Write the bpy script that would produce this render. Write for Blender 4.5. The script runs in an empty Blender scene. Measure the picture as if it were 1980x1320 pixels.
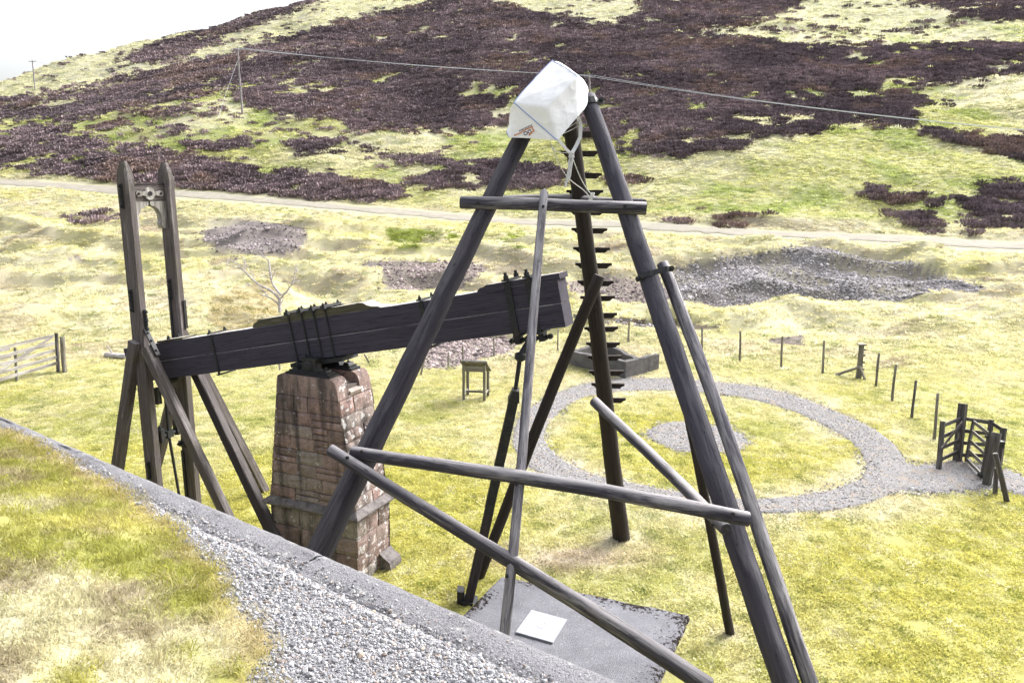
import bpy, bmesh, math, random
import numpy as np
from mathutils import Vector, Matrix, Quaternion

random.seed(7); np.random.seed(7)
R = math.radians
SC = bpy.context.scene
COL = SC.collection

# ------------------------------------------------------------------ camera, sky, sun, exposure
PITCH, FPX, EYE = R(11.6), 1500.0, 6.8          # eye height over the lawn; focal length in pixels of a 1980 px wide picture
cam_data = bpy.data.cameras.new('camera'); cam = bpy.data.objects.new('camera', cam_data); COL.objects.link(cam)
cam.location = (0, 0, EYE); cam.rotation_euler = (math.pi/2 - PITCH, 0, 0)
cam_data.sensor_width = 36.0; cam_data.lens = 36.0*FPX/1980.0; cam_data.clip_start = 0.05; cam_data.clip_end = 3000
SC.camera = cam

SUN_EL, SUN_AZ = R(38), R(48)                   # light from the right and beyond
wd_ = bpy.data.worlds.new('World'); SC.world = wd_; wd_.use_nodes = True
wn_ = wd_.node_tree.nodes; wl_ = wd_.node_tree.links; wn_.clear()
sky = wn_.new('ShaderNodeTexSky'); sky.sky_type = 'NISHITA'; sky.sun_disc = False
sky.sun_elevation = SUN_EL; sky.sun_rotation = SUN_AZ; sky.dust_density = 6.0; sky.air_density = 1.0; sky.ozone_density = 1.0
hs = wn_.new('ShaderNodeHueSaturation'); hs.inputs['Saturation'].default_value = 0.28; hs.inputs['Value'].default_value = 1.0
bg = wn_.new('ShaderNodeBackground'); bg.inputs['Strength'].default_value = 0.15
wo = wn_.new('ShaderNodeOutputWorld')
wl_.new(sky.outputs[0], hs.inputs['Color']); wl_.new(hs.outputs[0], bg.inputs['Color']); wl_.new(bg.outputs[0], wo.inputs['Surface'])
sun_d = bpy.data.lights.new('sun', 'SUN'); sun_d.energy = 1.5; sun_d.angle = R(22); sun_d.color = (1.0, .99, .975)
sun = bpy.data.objects.new('sun', sun_d); COL.objects.link(sun)
sdir = Vector((math.sin(SUN_AZ)*math.cos(SUN_EL), math.cos(SUN_AZ)*math.cos(SUN_EL), math.sin(SUN_EL)))
sun.rotation_euler = sdir.to_track_quat('Z', 'Y').to_euler(); sun.location = (20, 20, 40)
SC.view_settings.view_transform = 'Standard'; SC.view_settings.look = 'None'; SC.view_settings.gamma = 1
SC.view_settings.exposure = 1.52; SC.view_settings.use_curve_mapping = False
SC.render.engine = 'CYCLES'; SC.cycles.max_bounces = 5; SC.cycles.diffuse_bounces = 2; SC.cycles.glossy_bounces = 2; SC.cycles.transmission_bounces = 2; SC.cycles.caustics_reflective = False; SC.cycles.caustics_refractive = False

# ------------------------------------------------------------------ survey helpers: sight lines turned into places
FW = np.array([0, math.cos(PITCH), -math.sin(PITCH)]); UP = np.array([0, math.sin(PITCH), math.cos(PITCH)]); CC = np.array([0, 0, EYE])
def ray(px, py): return FW + (px-990)/FPX*np.array([1., 0, 0]) + (660-py)/FPX*UP
def dep(px, py, Z): return CC + Z*ray(px, py)                        # point at a distance Z along the view
def atz(px, py, z=0.0):
    d = ray(px, py); return CC + d*((z-EYE)/d[2])                    # point on a level surface
def proj(X, Y, Z):
    q = Y*FW[1] + (Z-EYE)*FW[2]; q = np.maximum(q, .1)
    return 990 + FPX*X/q, 660 - FPX*(Y*UP[1] + (Z-EYE)*UP[2])/q
AL = R(24.5)
U = np.array([math.cos(AL), -math.sin(AL), 0]); Vv = np.array([math.sin(AL), math.cos(AL), 0]); ZZ = np.array([0, 0, 1.])
TB = float(dep(1084, 580, 11.2) @ Vv)                                # offset of the beam's near face
def eng(s, t, z): return s*U + (TB+t)*Vv + z*ZZ                      # engine coordinates: along, across, up
def onface(px, py, t=0.0):
    r = ray(px, py); return CC + r*((TB+t - CC@Vv)/(r@Vv))

# ------------------------------------------------------------------ numpy noise
_rng = np.random.RandomState(3); _tab = _rng.rand(512, 512)
def vnoise(x, y):
    xi = np.floor(x).astype(int); yi = np.floor(y).astype(int); xf = x-xi; yf = y-yi
    xf = xf*xf*(3-2*xf); yf = yf*yf*(3-2*yf)
    a = _tab[xi % 512, yi % 512]; b = _tab[(xi+1) % 512, yi % 512]; c = _tab[xi % 512, (yi+1) % 512]; d = _tab[(xi+1) % 512, (yi+1) % 512]
    return (a*(1-xf)+b*xf)*(1-yf) + (c*(1-xf)+d*xf)*yf
def fbm(x, y, sc, oct=4, off=0.0):
    x = np.asarray(x, float)/sc + 37.7 + off*13.1; y = np.asarray(y, float)/sc + 71.3 + off*7.7
    r = 0; a = .5; n = 0
    for i in range(oct):
        r = r + a*vnoise(x, y); n += a; a *= .5; x = x*2.03+5.1; y = y*2.03+9.7
    return r/n                                                       # 0..1 round .5
def sstep(x, a, b):
    t = np.clip((np.asarray(x, float)-a)/(b-a), 0, 1); return t*t*(3-2*t)
def inpoly(x, y, poly):
    r = np.zeros(np.shape(x), bool); n = len(poly)
    for i in range(n):
        x0, y0 = poly[i]; x1, y1 = poly[(i+1) % n]
        if y0 == y1: continue
        c = ((y0 > y) != (y1 > y)) & (x < (x1-x0)*(y-y0)/(y1-y0)+x0); r ^= c
    return r

# ------------------------------------------------------------------ node material helpers
class NT:
    def __init__(s, name, rough=.9, spec=.2):
        s.m = bpy.data.materials.new(name); s.m.use_nodes = True; s.t = s.m.node_tree; s.n = s.t.nodes; s.l = s.t.links
        s.b = s.n['Principled BSDF']; s.b.inputs['Roughness'].default_value = rough; s.b.inputs['Specular IOR Level'].default_value = spec
    def _in(s, sock, v):
        if isinstance(v, bpy.types.NodeSocket): s.l.new(v, sock)
        elif isinstance(v, (tuple, list)) and len(v) == 3 and sock.type == 'RGBA': sock.default_value = (*v, 1)
        else: sock.default_value = v
    def coord(s, kind='Object'): return s.n.new('ShaderNodeTexCoord').outputs[kind]
    def pos(s): return s.n.new('ShaderNodeNewGeometry').outputs['Position']
    def normal(s): return s.n.new('ShaderNodeNewGeometry').outputs['Normal']
    def map(s, v, scale=(1, 1, 1), loc=(0, 0, 0)):
        m = s.n.new('ShaderNodeMapping'); s._in(m.inputs['Vector'], v); m.inputs['Scale'].default_value = scale; s._in(m.inputs['Location'], loc); return m.outputs[0]
    def noise(s, v, scale=5, det=4, rough=.55, dist=0):
        m = s.n.new('ShaderNodeTexNoise'); s._in(m.inputs['Vector'], v); m.inputs['Scale'].default_value = scale
        m.inputs['Detail'].default_value = det; m.inputs['Roughness'].default_value = rough; m.inputs['Distortion'].default_value = dist; return m.outputs[0]
    def voro(s, v, scale=5, feat='F1', out='Distance', rnd=1.0):
        m = s.n.new('ShaderNodeTexVoronoi'); m.feature = feat; s._in(m.inputs['Vector'], v); m.inputs['Scale'].default_value = scale
        m.inputs['Randomness'].default_value = rnd; return m.outputs[out]
    def ramp(s, f, stops):
        m = s.n.new('ShaderNodeValToRGB'); s._in(m.inputs[0], f); e = m.color_ramp.elements
        while len(e) < len(stops): e.new(.5)
        for el, (p, c) in zip(e, stops):
            el.position = p; el.color = (*c, 1) if isinstance(c, (tuple, list)) else (c, c, c, 1)
        return m.outputs[0]
    def mix(s, f, a, b, mode='MIX'):
        m = s.n.new('ShaderNodeMix'); m.data_type = 'RGBA'; m.blend_type = mode
        s._in(m.inputs[0], f); s._in(m.inputs[6], a); s._in(m.inputs[7], b); return m.outputs[2]
    def math(s, op, a, b=0.0):
        m = s.n.new('ShaderNodeMath'); m.operation = op; s._in(m.inputs[0], a); s._in(m.inputs[1], b); return m.outputs[0]
    def sep(s, v, i):
        m = s.n.new('ShaderNodeSeparateXYZ'); s._in(m.inputs[0], v); return m.outputs[i]
    def attr(s, name, kind='GEOMETRY', out='Color'):
        m = s.n.new('ShaderNodeAttribute'); m.attribute_type = kind; m.attribute_name = name; return m.outputs[out]
    def rand(s): return s.n.new('ShaderNodeObjectInfo').outputs['Random']
    def hsv(s, c, h=.5, sa=1., v=1.):
        m = s.n.new('ShaderNodeHueSaturation'); s._in(m.inputs['Color'], c); s._in(m.inputs['Hue'], h); s._in(m.inputs['Saturation'], sa); s._in(m.inputs['Value'], v); return m.outputs[0]
    def bump(s, h, strength=.5, dist=.02, prev=None):
        m = s.n.new('ShaderNodeBump'); m.inputs['Strength'].default_value = strength; m.inputs['Distance'].default_value = dist
        s._in(m.inputs['Height'], h)
        if prev is not None: s._in(m.inputs['Normal'], prev)
        return m.outputs[0]
    def done(s, col, nrm=None, rough=None):
        s._in(s.b.inputs['Base Color'], col)
        if nrm is not None: s._in(s.b.inputs['Normal'], nrm)
        if rough is not None: s._in(s.b.inputs['Roughness'], rough)
        return s.m

def wood(name, dark, mid, pale, pale_amt=.5, top=.5, moss=0.0, rough=.85, grain=1.0):
    m = NT(name, rough, .25); o = m.coord('Object'); r = m.rand()
    off = m.n.new('ShaderNodeCombineXYZ'); m._in(off.inputs[2], m.math('MULTIPLY', r, 37.0)); m._in(off.inputs[0], m.math('MULTIPLY', r, 11.0))
    o2 = m.map(o, (1, 1, 1), off.outputs[0])
    g = m.noise(m.map(o2, (30*grain, 30*grain, 1.2)), 1.0, 5, .6, .3)
    c = m.mix(m.ramp(g, [(.3, 0.), (.7, 1.)]), dark, mid)
    w = m.noise(m.map(o2, (9, 9, .9)), 1.0, 6, .65, .6)
    wm = m.ramp(w, [(1-pale_amt-.08, 0.), (1-pale_amt+.12, 1.)])
    fine = m.noise(m.map(o2, (60, 60, 4)), 1.0, 4, .7)
    wm = m.math('MULTIPLY', wm, m.ramp(fine, [(.35, .25), (.6, 1.)]))
    c = m.mix(m.math('MULTIPLY', wm, .75), c, pale)
    if top > 0:                                                     # bleached and lichened on the side the rain meets
        nz = m.sep(m.normal(), 2); tm = m.ramp(m.math('ADD', m.math('MULTIPLY', nz, .6), m.math('MULTIPLY', w, .7)), [(.58, 0.), (.92, 1.)])
        c = m.mix(m.math('MULTIPLY', tm, top), c, pale)
    crack = m.noise(m.map(o2, (22, 22, .55)), 1.0, 3, .5, .2)
    cm = m.ramp(crack, [(.50, 0.), (.506, 1.), (.514, 1.), (.52, 0.)])
    c = m.mix(m.math('MULTIPLY', cm, .75), c, (dark[0]*.35, dark[1]*.35, dark[2]*.35))
    kn = m.voro(m.map(o2, (4.5, 4.5, 2.2)), 1.0); km = m.ramp(kn, [(.05, 1.), (.11, 0.)])
    c = m.mix(m.math('MULTIPLY', km, .6), c, (dark[0]*.6, dark[1]*.55, dark[2]*.5))
    if moss > 0:
        mm = m.ramp(m.noise(m.pos(), 2.3, 5, .6), [(.52, 0.), (.68, moss)]); c = m.mix(mm, c, (.10, .10, .035))
    h = m.math('SUBTRACT', m.math('ADD', m.math('MULTIPLY', g, .6), m.math('MULTIPLY', fine, .3)), m.math('MULTIPLY', cm, .7))
    return m.done(c, m.bump(h, .7, .012))

M = {}
M['wood_pole'] = wood('wood_pole', (0.037, 0.034, 0.044), (0.070, 0.065, 0.082), (.40, .38, .385), .44, .75)
M['wood_leg'] = wood('wood_leg', (0.028, 0.025, 0.033), (0.043, 0.039, 0.050), (.36, .34, .35), .12, .35)
M['wood_leg_grey'] = wood('wood_leg_grey', (0.043, 0.040, 0.054), (0.068, 0.064, 0.085), (.45, .43, .44), .20, .45)
M['wood_pole_pale'] = wood('wood_pole_pale', (0.053, 0.049, 0.062), (0.105, 0.098, 0.121), (.48, .46, .47), .5, .7)
M['wood_backleg'] = wood('wood_backleg', (.022, .017, .015), (.042, .034, .031), (.16, .14, .13), .25, .25)
M['wood_beam'] = wood('wood_beam', (0.042, 0.037, 0.052), (0.058, 0.053, 0.072), (.55, .52, .50), .10, .95, moss=.0)
M['wood_packing'] = wood('wood_packing', (.055, .050, .032), (.10, .093, .06), (.45, .42, .38), .32, .9, moss=.55)
M['wood_frame'] = wood('wood_frame', (.075, .063, .061), (.13, .113, .11), (.40, .37, .37), .38, .5, moss=.22)
M['wood_brace_dark'] = wood('wood_brace_dark', (.028, .023, .025), (.055, .047, .049), (.2, .18, .17), .28, .5)
M['wood_fence'] = wood('wood_fence', (.10, .09, .07), (.20, .185, .15), (.42, .40, .36), .45, .5, moss=.3)
M['wood_gate'] = wood('wood_gate', (.13, .12, .11), (.26, .24, .22), (.52, .50, .47), .5, .5)
M['wood_stile'] = wood('wood_stile', (.04, .035, .035), (.095, .087, .085), (.34, .32, .31), .40, .5, moss=.2)

def mk_iron():
    m = NT('iron', .5, .35); p = m.pos(); n = m.noise(p, 30, 5, .65); c = m.mix(m.ramp(n, [(.4, 0.), (.75, 1.)]), (.008, .010, .012), (.035, .036, .038))
    r = m.ramp(m.noise(p, 9, 4), [(.55, 0.), (.72, 1.)]); c = m.mix(m.math('MULTIPLY', r, .35), c, (.08, .05, .035))
    return m.done(c, m.bump(n, .5, .006), m.ramp(n, [(.3, .48), (.7, .7)]))
M['iron'] = mk_iron()

def mk_concrete(name, a, b, agg=1.0, moss=0.0, lich=.3):
    m = NT(name, .95, .15); p = m.pos(); n1 = m.noise(p, 2.2, 6, .65); c = m.mix(m.ramp(n1, [(.3, 0.), (.7, 1.)]), a, b)
    n2 = m.voro(p, 95); n3 = m.noise(p, 190, 3, .7)
    n4 = m.noise(p, 70, 4, .75); c = m.mix(m.ramp(n4, [(.38, .6), (.5, 0.)]), c, (a[0]*.4, a[1]*.4, a[2]*.42)); c = m.mix(m.ramp(n3, [(.3, .55), (.55, 0.)]), c, (a[0]*.35, a[1]*.35, a[2]*.36))
    c = m.mix(m.math('MULTIPLY', m.ramp(n2, [(.12, 1.), (.22, 0.)]), .5*agg), c, (.55, .54, .53))
    if lich: c = m.mix(m.math('MULTIPLY', m.ramp(m.noise(p, 16, 4, .7), [(.60, 0.), (.66, 1.)]), lich), c, (.62, .62, .60))
    if moss:
        mk = m.attr('moss', out='Fac'); mm = m.math('MULTIPLY', m.ramp(m.math('ADD', m.math('ADD', m.math('MULTIPLY', mk, .30), m.math('MULTIPLY', m.noise(p, 1.6, 3, .5), .35)), m.math('MULTIPLY', m.noise(p, 13, 5, .75), .8)), [(.82, 0.), (.87, 1.)]), moss)
        c = m.mix(mm, c, (.022, .014, .012))
    return m.done(c, m.bump(m.math('ADD', m.math('ADD', n3, m.math('MULTIPLY', n4, 1.4)), m.math('MULTIPLY', n2, .5)), 1.0, .016))
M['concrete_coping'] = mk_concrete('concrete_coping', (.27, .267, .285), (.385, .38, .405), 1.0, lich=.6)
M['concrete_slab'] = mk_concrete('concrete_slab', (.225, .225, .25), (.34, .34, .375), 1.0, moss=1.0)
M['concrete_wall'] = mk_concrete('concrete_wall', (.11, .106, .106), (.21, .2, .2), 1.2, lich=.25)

def mk_stone():
    m = NT('sandstone', .95, .15); p = m.pos(); r = m.rand()
    c = m.ramp(r, [(0., (.26, .195, .17)), (.3, (.38, .26, .235)), (.55, (.33, .29, .26)), (.75, (.42, .28, .25)), (1., (.38, .345, .31))])
    n = m.noise(p, 6, 6, .7); c = m.mix(m.ramp(n, [(.33, .45), (.55, 0.)]), c, (.09, .08, .075))
    st = m.noise(m.map(p, (3.2, 3.2, .45)), 1.0, 5, .6, .4); c = m.mix(m.ramp(st, [(.47, 0.), (.62, .85)]), c, (.055, .05, .052))
    ch = m.noise(p, 38, 4, .75); c = m.mix(m.ramp(ch, [(.36, .5), (.52, 0.)]), c, (.06, .05, .045))
    c = m.mix(m.ramp(m.noise(p, 9, 4, .6), [(.58, 0.), (.75, .5)]), c, (.44, .40, .37))
    nx = m.n.new('ShaderNodeVectorMath'); nx.operation = 'DOT_PRODUCT'; m._in(nx.inputs[0], m.normal()); nx.inputs[1].default_value = tuple(U)
    l = m.noise(p, 9, 4, .6); lm = m.ramp(m.math('ADD', m.math('MULTIPLY', nx.outputs['Value'], .10), l), [(.66, 0.), (.685, 1.)])
    c = m.mix(m.math('MULTIPLY', lm, .85), c, (.58, .56, .56))
    return m.done(c, m.bump(m.math('ADD', ch, m.math('MULTIPLY', n, .8)), .9, .03))
M['sandstone'] = mk_stone()
def mk_mortar():
    m = NT('mortar', .95, .1); p = m.pos(); n = m.noise(p, 20, 5, .7); return m.done(m.mix(n, (.06, .052, .048), (.17, .15, .135)), m.bump(n, .6, .01))
M['mortar'] = mk_mortar()
def simple(name, a, b, sc=12., rough=.9, bump=.3, spec=.2):
    m = NT(name, rough, spec); p = m.coord('Object'); n = m.noise(p, sc, 5, .65); return m.done(m.mix(m.ramp(n, [(.3, 0.), (.7, 1.)]), a, b), m.bump(n, bump, .01))
M['ledge'] = simple('ledge_stone', (.07, .063, .063), (.22, .20, .195), 9)
M['lead'] = simple('lead_sheet', (.24, .19, .17), (.42, .35, .31), 5, .6)
M['bag'] = simple('bag_cloth', (.80, .80, .82), (.86, .86, .87), 40, .75, .15)
M['strap_white'] = simple('strap_white', (.72, .72, .72), (.82, .82, .82), 60, .8)
M['rope'] = simple('rope', (.48, .48, .47), (.68, .68, .66), 90, .9)
M['blue_seam'] = simple('blue_seam', (.20, .28, .55), (.35, .43, .68), 90, .8)
M['ink'] = simple('ink', (.06, .04, .10), (.10, .07, .16), 30, .8)
M['orange_ink'] = simple('orange_ink', (.55, .20, .09), (.65, .26, .12), 30, .8)
M['plate'] = simple('manhole_plate', (.28, .295, .32), (.40, .415, .45), 14, .6, .2, .4)
M['bark'] = simple('bark', (.26, .23, .235), (.55, .52, .52), 7, .9, .6)
M['pole_wood'] = simple('pole_wood', (.20, .18, .18), (.36, .34, .34), 3, .9)
M['wire'] = simple('wire', (.62, .66, .70), (.72, .76, .80), 3, .6)
M['far_iron'] = simple('far_iron', (.2, .21, .22), (.32, .33, .34), 9, .6)
M['panel_board'] = simple('panel_board', (.62, .60, .58), (.74, .72, .70), 9, .5)

def mk_ground():
    m = NT('ground_turf', .95, .1); p = m.pos(); c = m.attr('gcol')
    n = m.noise(p, 9, 5, .7); c = m.hsv(c, .5, 1., m.math('ADD', .80, m.math('MULTIPLY', n, .40)))
    n2 = m.noise(p, 55, 3, .7); c = m.hsv(c, .5, 1., m.math('ADD', .80, m.math('MULTIPLY', n2, .40)))
    h = m.math('ADD', m.math('MULTIPLY', m.noise(p, 2.2, 5, .6), 1.6), m.math('MULTIPLY', n, .7))
    return m.done(m.hsv(c, .5, .92, .70), m.bump(h, .6, .05))
M['turf'] = mk_ground()
def mk_blade(name, var=.5, trans=.0, rough=.7):
    m = NT(name, rough, .15); c = m.attr('gcol', 'INSTANCER'); r = m.rand()
    tint = m.attr('tint', 'GEOMETRY', 'Fac')
    c = m.hsv(c, .5, 1., m.math('ADD', 1-var*.5, m.math('MULTIPLY', r, var)))
    c = m.hsv(c, .5, 1., m.math('ADD', .72, m.math('MULTIPLY', tint, .56)))
    if trans > 0:
        tb_ = m.n.new('ShaderNodeBsdfTranslucent'); m._in(tb_.inputs['Color'], c); mx = m.n.new('ShaderNodeMixShader'); mx.inputs[0].default_value = trans
        out_ = [q for q in m.n if q.type == 'OUTPUT_MATERIAL'][0]; m.l.new(m.b.outputs[0], mx.inputs[1]); m.l.new(tb_.outputs[0], mx.inputs[2]); m.l.new(mx.outputs[0], out_.inputs['Surface'])
    return m.done(c)
M['blade'] = mk_blade('grass_blade', .3, .5); M['heather'] = mk_blade('heather_twig', .6); M['pebble'] = mk_blade('pebble', .7, rough=.85)
def mk_gravel():
    m = NT('gravel_bed', .95, .15); p = m.pos(); v = m.voro(p, 55, out='Color'); d = m.voro(p, 55); v2 = m.voro(p, 130, out='Color')
    n = m.noise(p, 3, 5, .65)
    g = m.math('ADD', m.math('MULTIPLY', m.sep(v, 0), .6), m.math('MULTIPLY', m.sep(v2, 1), .4))
    c = m.ramp(g, [(.1, (.14, .135, .14)), (.45, (.29, .285, .29)), (.8, (.40, .39, .39)), (1., (.48, .46, .44))])
    c = m.mix(m.ramp(d, [(.25, 0.), (.65, .6)]), c, (.10, .09, .09))
    c = m.mix(m.ramp(n, [(.52, 0.), (.7, .6)]), c, (.34, .26, .17))
    return m.done(c, m.bump(m.math('SUBTRACT', 1.0, d), .8, .012))
M['gravel'] = mk_gravel()
def mk_road():
    m = NT('road_dust', .95, .1); p = m.pos(); n = m.noise(p, 1.2, 6, .7); return m.done(m.mix(m.ramp(n, [(.3, 0.), (.7, 1.)]), (.25, .23, .19), (.34, .315, .265)), m.bump(n, .4, .05))
M['road'] = mk_road()

# ------------------------------------------------------------------ mesh helpers
class MB:
    def __init__(s): s.v = []; s.f = []
    def add(s, vs, fs):
        o = len(s.v); s.v += [tuple(map(float, p)) for p in vs]; s.f += [tuple(i+o for i in f) for f in fs]; return s
    def box(s, c, ax, hs, ch=0.0):                                  # centre, three axes, half sizes, chamfer on the long (third) axis
        c = np.asarray(c, float); a, b, d = [np.asarray(x, float) for x in ax]; x, y, z = hs
        if ch <= 0: pr = [(-x, -y), (x, -y), (x, y), (-x, y)]
        else: pr = [(-x+ch, -y), (x-ch, -y), (x, -y+ch), (x, y-ch), (x-ch, y), (-x+ch, y), (-x, y-ch), (-x, -y+ch)]
        n = len(pr); vs = [c+a*p+b*q+d*w for w in (-z, z) for p, q in pr]
        fs = [tuple(range(n-1, -1, -1)), tuple(range(n, 2*n))] + [(i, (i+1) % n, n+(i+1) % n, n+i) for i in range(n)]
        return s.add(vs, fs)
    def tube(s, pts, rad, seg=8, caps=True, jit=0.0):
        pts = [np.asarray(p, float) for p in pts]; n = len(pts)
        if not hasattr(rad, '__len__'): rad = [rad]*n
        prev = None; vs = []
        for i, p in enumerate(pts):
            d = pts[min(i+1, n-1)] - pts[max(i-1, 0)]; d = d/(np.linalg.norm(d)+1e-9)
            if prev is None: a = np.cross(d, [0, 0, 1.] if abs(d[2]) < .9 else [1., 0, 0])
            else: a = prev - d*(prev@d)
            a = a/np.linalg.norm(a); prev = a; b = np.cross(d, a)
            for k in range(seg):
                th = 2*math.pi*k/seg; r = rad[i]*(1+(random.uniform(-jit, jit) if jit else 0)); vs.append(p + a*r*math.cos(th) + b*r*math.sin(th))
        fs = [(i*seg+k, i*seg+(k+1) % seg, (i+1)*seg+(k+1) % seg, (i+1)*seg+k) for i in range(n-1) for k in range(seg)]
        if caps: fs += [tuple(range(seg-1, -1, -1)), tuple((n-1)*seg+k for k in range(seg))]
        return s.add(vs, fs)
    def prism(s, poly, origin, ax, ay, az, d0, d1):                  # outline in (ax, ay), extruded along az
        o = np.asarray(origin, float); n = len(poly)
        vs = [o+np.asarray(ax)*p+np.asarray(ay)*q+np.asarray(az)*w for w in (d0, d1) for p, q in poly]
        return s.add(vs, [tuple(range(n-1, -1, -1)), tuple(range(n, 2*n))] + [(i, (i+1) % n, n+(i+1) % n, n+i) for i in range(n)])
    def lathe(s, c, axis, prof, seg=12):
        axis = np.asarray(axis, float); axis = axis/np.linalg.norm(axis); c = np.asarray(c, float)
        return s.tube([c+axis*h for r, h in prof], [max(r, 1e-4) for r, h in prof], seg)
    def mesh(s, name, mat, smooth=False, fix=True):
        me = bpy.data.meshes.new(name); me.from_pydata(s.v, [], s.f); me.materials.append(mat)
        if fix:
            bm = bmesh.new(); bm.from_mesh(me); bmesh.ops.recalc_face_normals(bm, faces=bm.faces); bm.to_mesh(me); bm.free()
        if smooth: shade(me)
        return me
    def build(s, name, mat, parent=None, smooth=False):
        if parent is not None:
            o = np.array(parent.matrix_basis.translation); s.v = [tuple(np.array(p)-o) for p in s.v]
        return link(name, s.mesh(name, mat, smooth), parent)
def shade(me, ang=40):
    me.polygons.foreach_set('use_smooth', [True]*len(me.polygons))
    try: me.set_sharp_from_angle(angle=R(ang))
    except Exception: pass
def link(name, me, parent=None):
    o = bpy.data.objects.new(name, me); COL.objects.link(o)
    if parent is not None: o.parent = parent
    return o
def nest(c, p):
    c.parent = p; c.matrix_parent_inverse = p.matrix_basis.inverted(); return c
def tag(o, label=None, cat=None, group=None, kind=None):
    for k, v in (('label', label), ('category', cat), ('group', group), ('kind', kind)):
        if v: o[k] = v
    return o
def thing(name, loc, label, cat, group=None):
    o = bpy.data.objects.new(name, None); COL.objects.link(o); o.location = tuple(map(float, loc)); o.empty_display_size = .2
    o.matrix_basis = Matrix.Translation(Vector(tuple(map(float, loc))))
    return tag(o, label, cat, group)
def place(me, name, p0, zaxis, xaxis, parent):                       # a mesh modelled along its own z axis
    z = Vector(tuple(zaxis)).normalized(); x = Vector(tuple(xaxis)); x = (x - z*x.dot(z)).normalized(); y = z.cross(x)
    m = Matrix((x, y, z)).transposed().to_4x4(); m.translation = Vector(tuple(map(float, p0)))
    o = link(name, me)
    if parent is not None:
        o.parent = parent; m = parent.matrix_basis.inverted() @ m
    o.matrix_basis = m; return o
def log(name, p0, p1, r0, r1, mat, parent=None, seg=20, bend=.018, cham=.012, lump=.05):
    p0 = np.asarray(p0, float); p1 = np.asarray(p1, float); L = np.linalg.norm(p1-p0); n = max(6, int(L/.28)); rs = random.Random(hash(name) % 999 + int(L*1000))
    b = MB(); ph = [rs.uniform(0, 6.28) for _ in range(6)]; vs = []
    zs = [0, cham] + [cham+(L-2*cham)*i/n for i in range(1, n)] + [L-cham, L]
    for i, z in enumerate(zs):
        f = z/L; r = r0+(r1-r0)*f; e = (cham*.8 if i in (0, len(zs)-1) else 0)
        ox = bend*L*.25*math.sin(f*5+ph[0]); oy = bend*L*.25*math.sin(f*4+ph[1])
        for k in range(seg):
            th = 2*math.pi*k/seg; rr = (r-e)*(1+lump*math.sin(2*th+ph[2]+f*3)+lump*.6*math.sin(3*th+ph[3]-f*5)+lump*.5*math.sin(f*L*6+ph[4]+th))
            vs.append((ox+rr*math.cos(th), oy+rr*math.sin(th), z))
    m = len(zs); fs = [(i*seg+k, i*seg+(k+1) % seg, (i+1)*seg+(k+1) % seg, (i+1)*seg+k) for i in range(m-1) for k in range(seg)]
    fs += [tuple(range(seg-1, -1, -1)), tuple((m-1)*seg+k for k in range(seg))]
    b.add(vs, fs); me = b.mesh(name, mat, True)
    d = p1-p0; x = np.cross(d, [0, 0, 1.]); x = x if np.linalg.norm(x) > 1e-3 else np.array([1., 0, 0])
    return place(me, name, p0, d, x, parent)
def timber(name, p0, p1, w, h, side, mat, parent=None, ch=.012, jit=.004, w1=None, h1=None):
    p0 = np.asarray(p0, float); p1 = np.asarray(p1, float); L = np.linalg.norm(p1-p0); n = max(2, int(L/.4)); vs = []
    w1 = w1 or w; h1 = h1 or h
    for i in range(n+1):
        f = i/n; x = (w+(w1-w)*f)/2; y = (h+(h1-h)*f)/2; z = L*f
        for p, q in [(-x+ch, -y), (x-ch, -y), (x, -y+ch), (x, y-ch), (x-ch, y), (-x+ch, y), (-x, y-ch), (-x, -y+ch)]:
            vs.append((p+random.uniform(-jit, jit), q+random.uniform(-jit, jit), z))
    fs = [(i*8+k, i*8+(k+1) % 8, (i+1)*8+(k+1) % 8, (i+1)*8+k) for i in range(n) for k in range(8)] + [tuple(range(7, -1, -1)), tuple(n*8+k for k in range(8))]
    b = MB(); b.add(vs, fs); me = b.mesh(name, mat)
    return place(me, name, p0, p1-p0, side, parent)
def nut(b, c, axis, r=.03, h=.03, bolt=.02):
    axis = np.asarray(axis, float); b.lathe(c, axis, [(r, 0), (r, h)], 6)
    if bolt: b.lathe(np.asarray(c)+axis*h, axis, [(r*.55, -.005), (r*.55, bolt)], 8)
    return b
def copy_thing(root, loc, label=None):
    r = root.copy(); COL.objects.link(r); m = Matrix.Translation(Vector(tuple(map(float, loc)))); r.matrix_basis = m
    if label: r['label'] = label
    for ch in list(root.children):
        c = ch.copy(); COL.objects.link(c); c.parent = r
        for g in ch.children:
            d = g.copy(); COL.objects.link(d); d.parent = c
    return r

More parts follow.
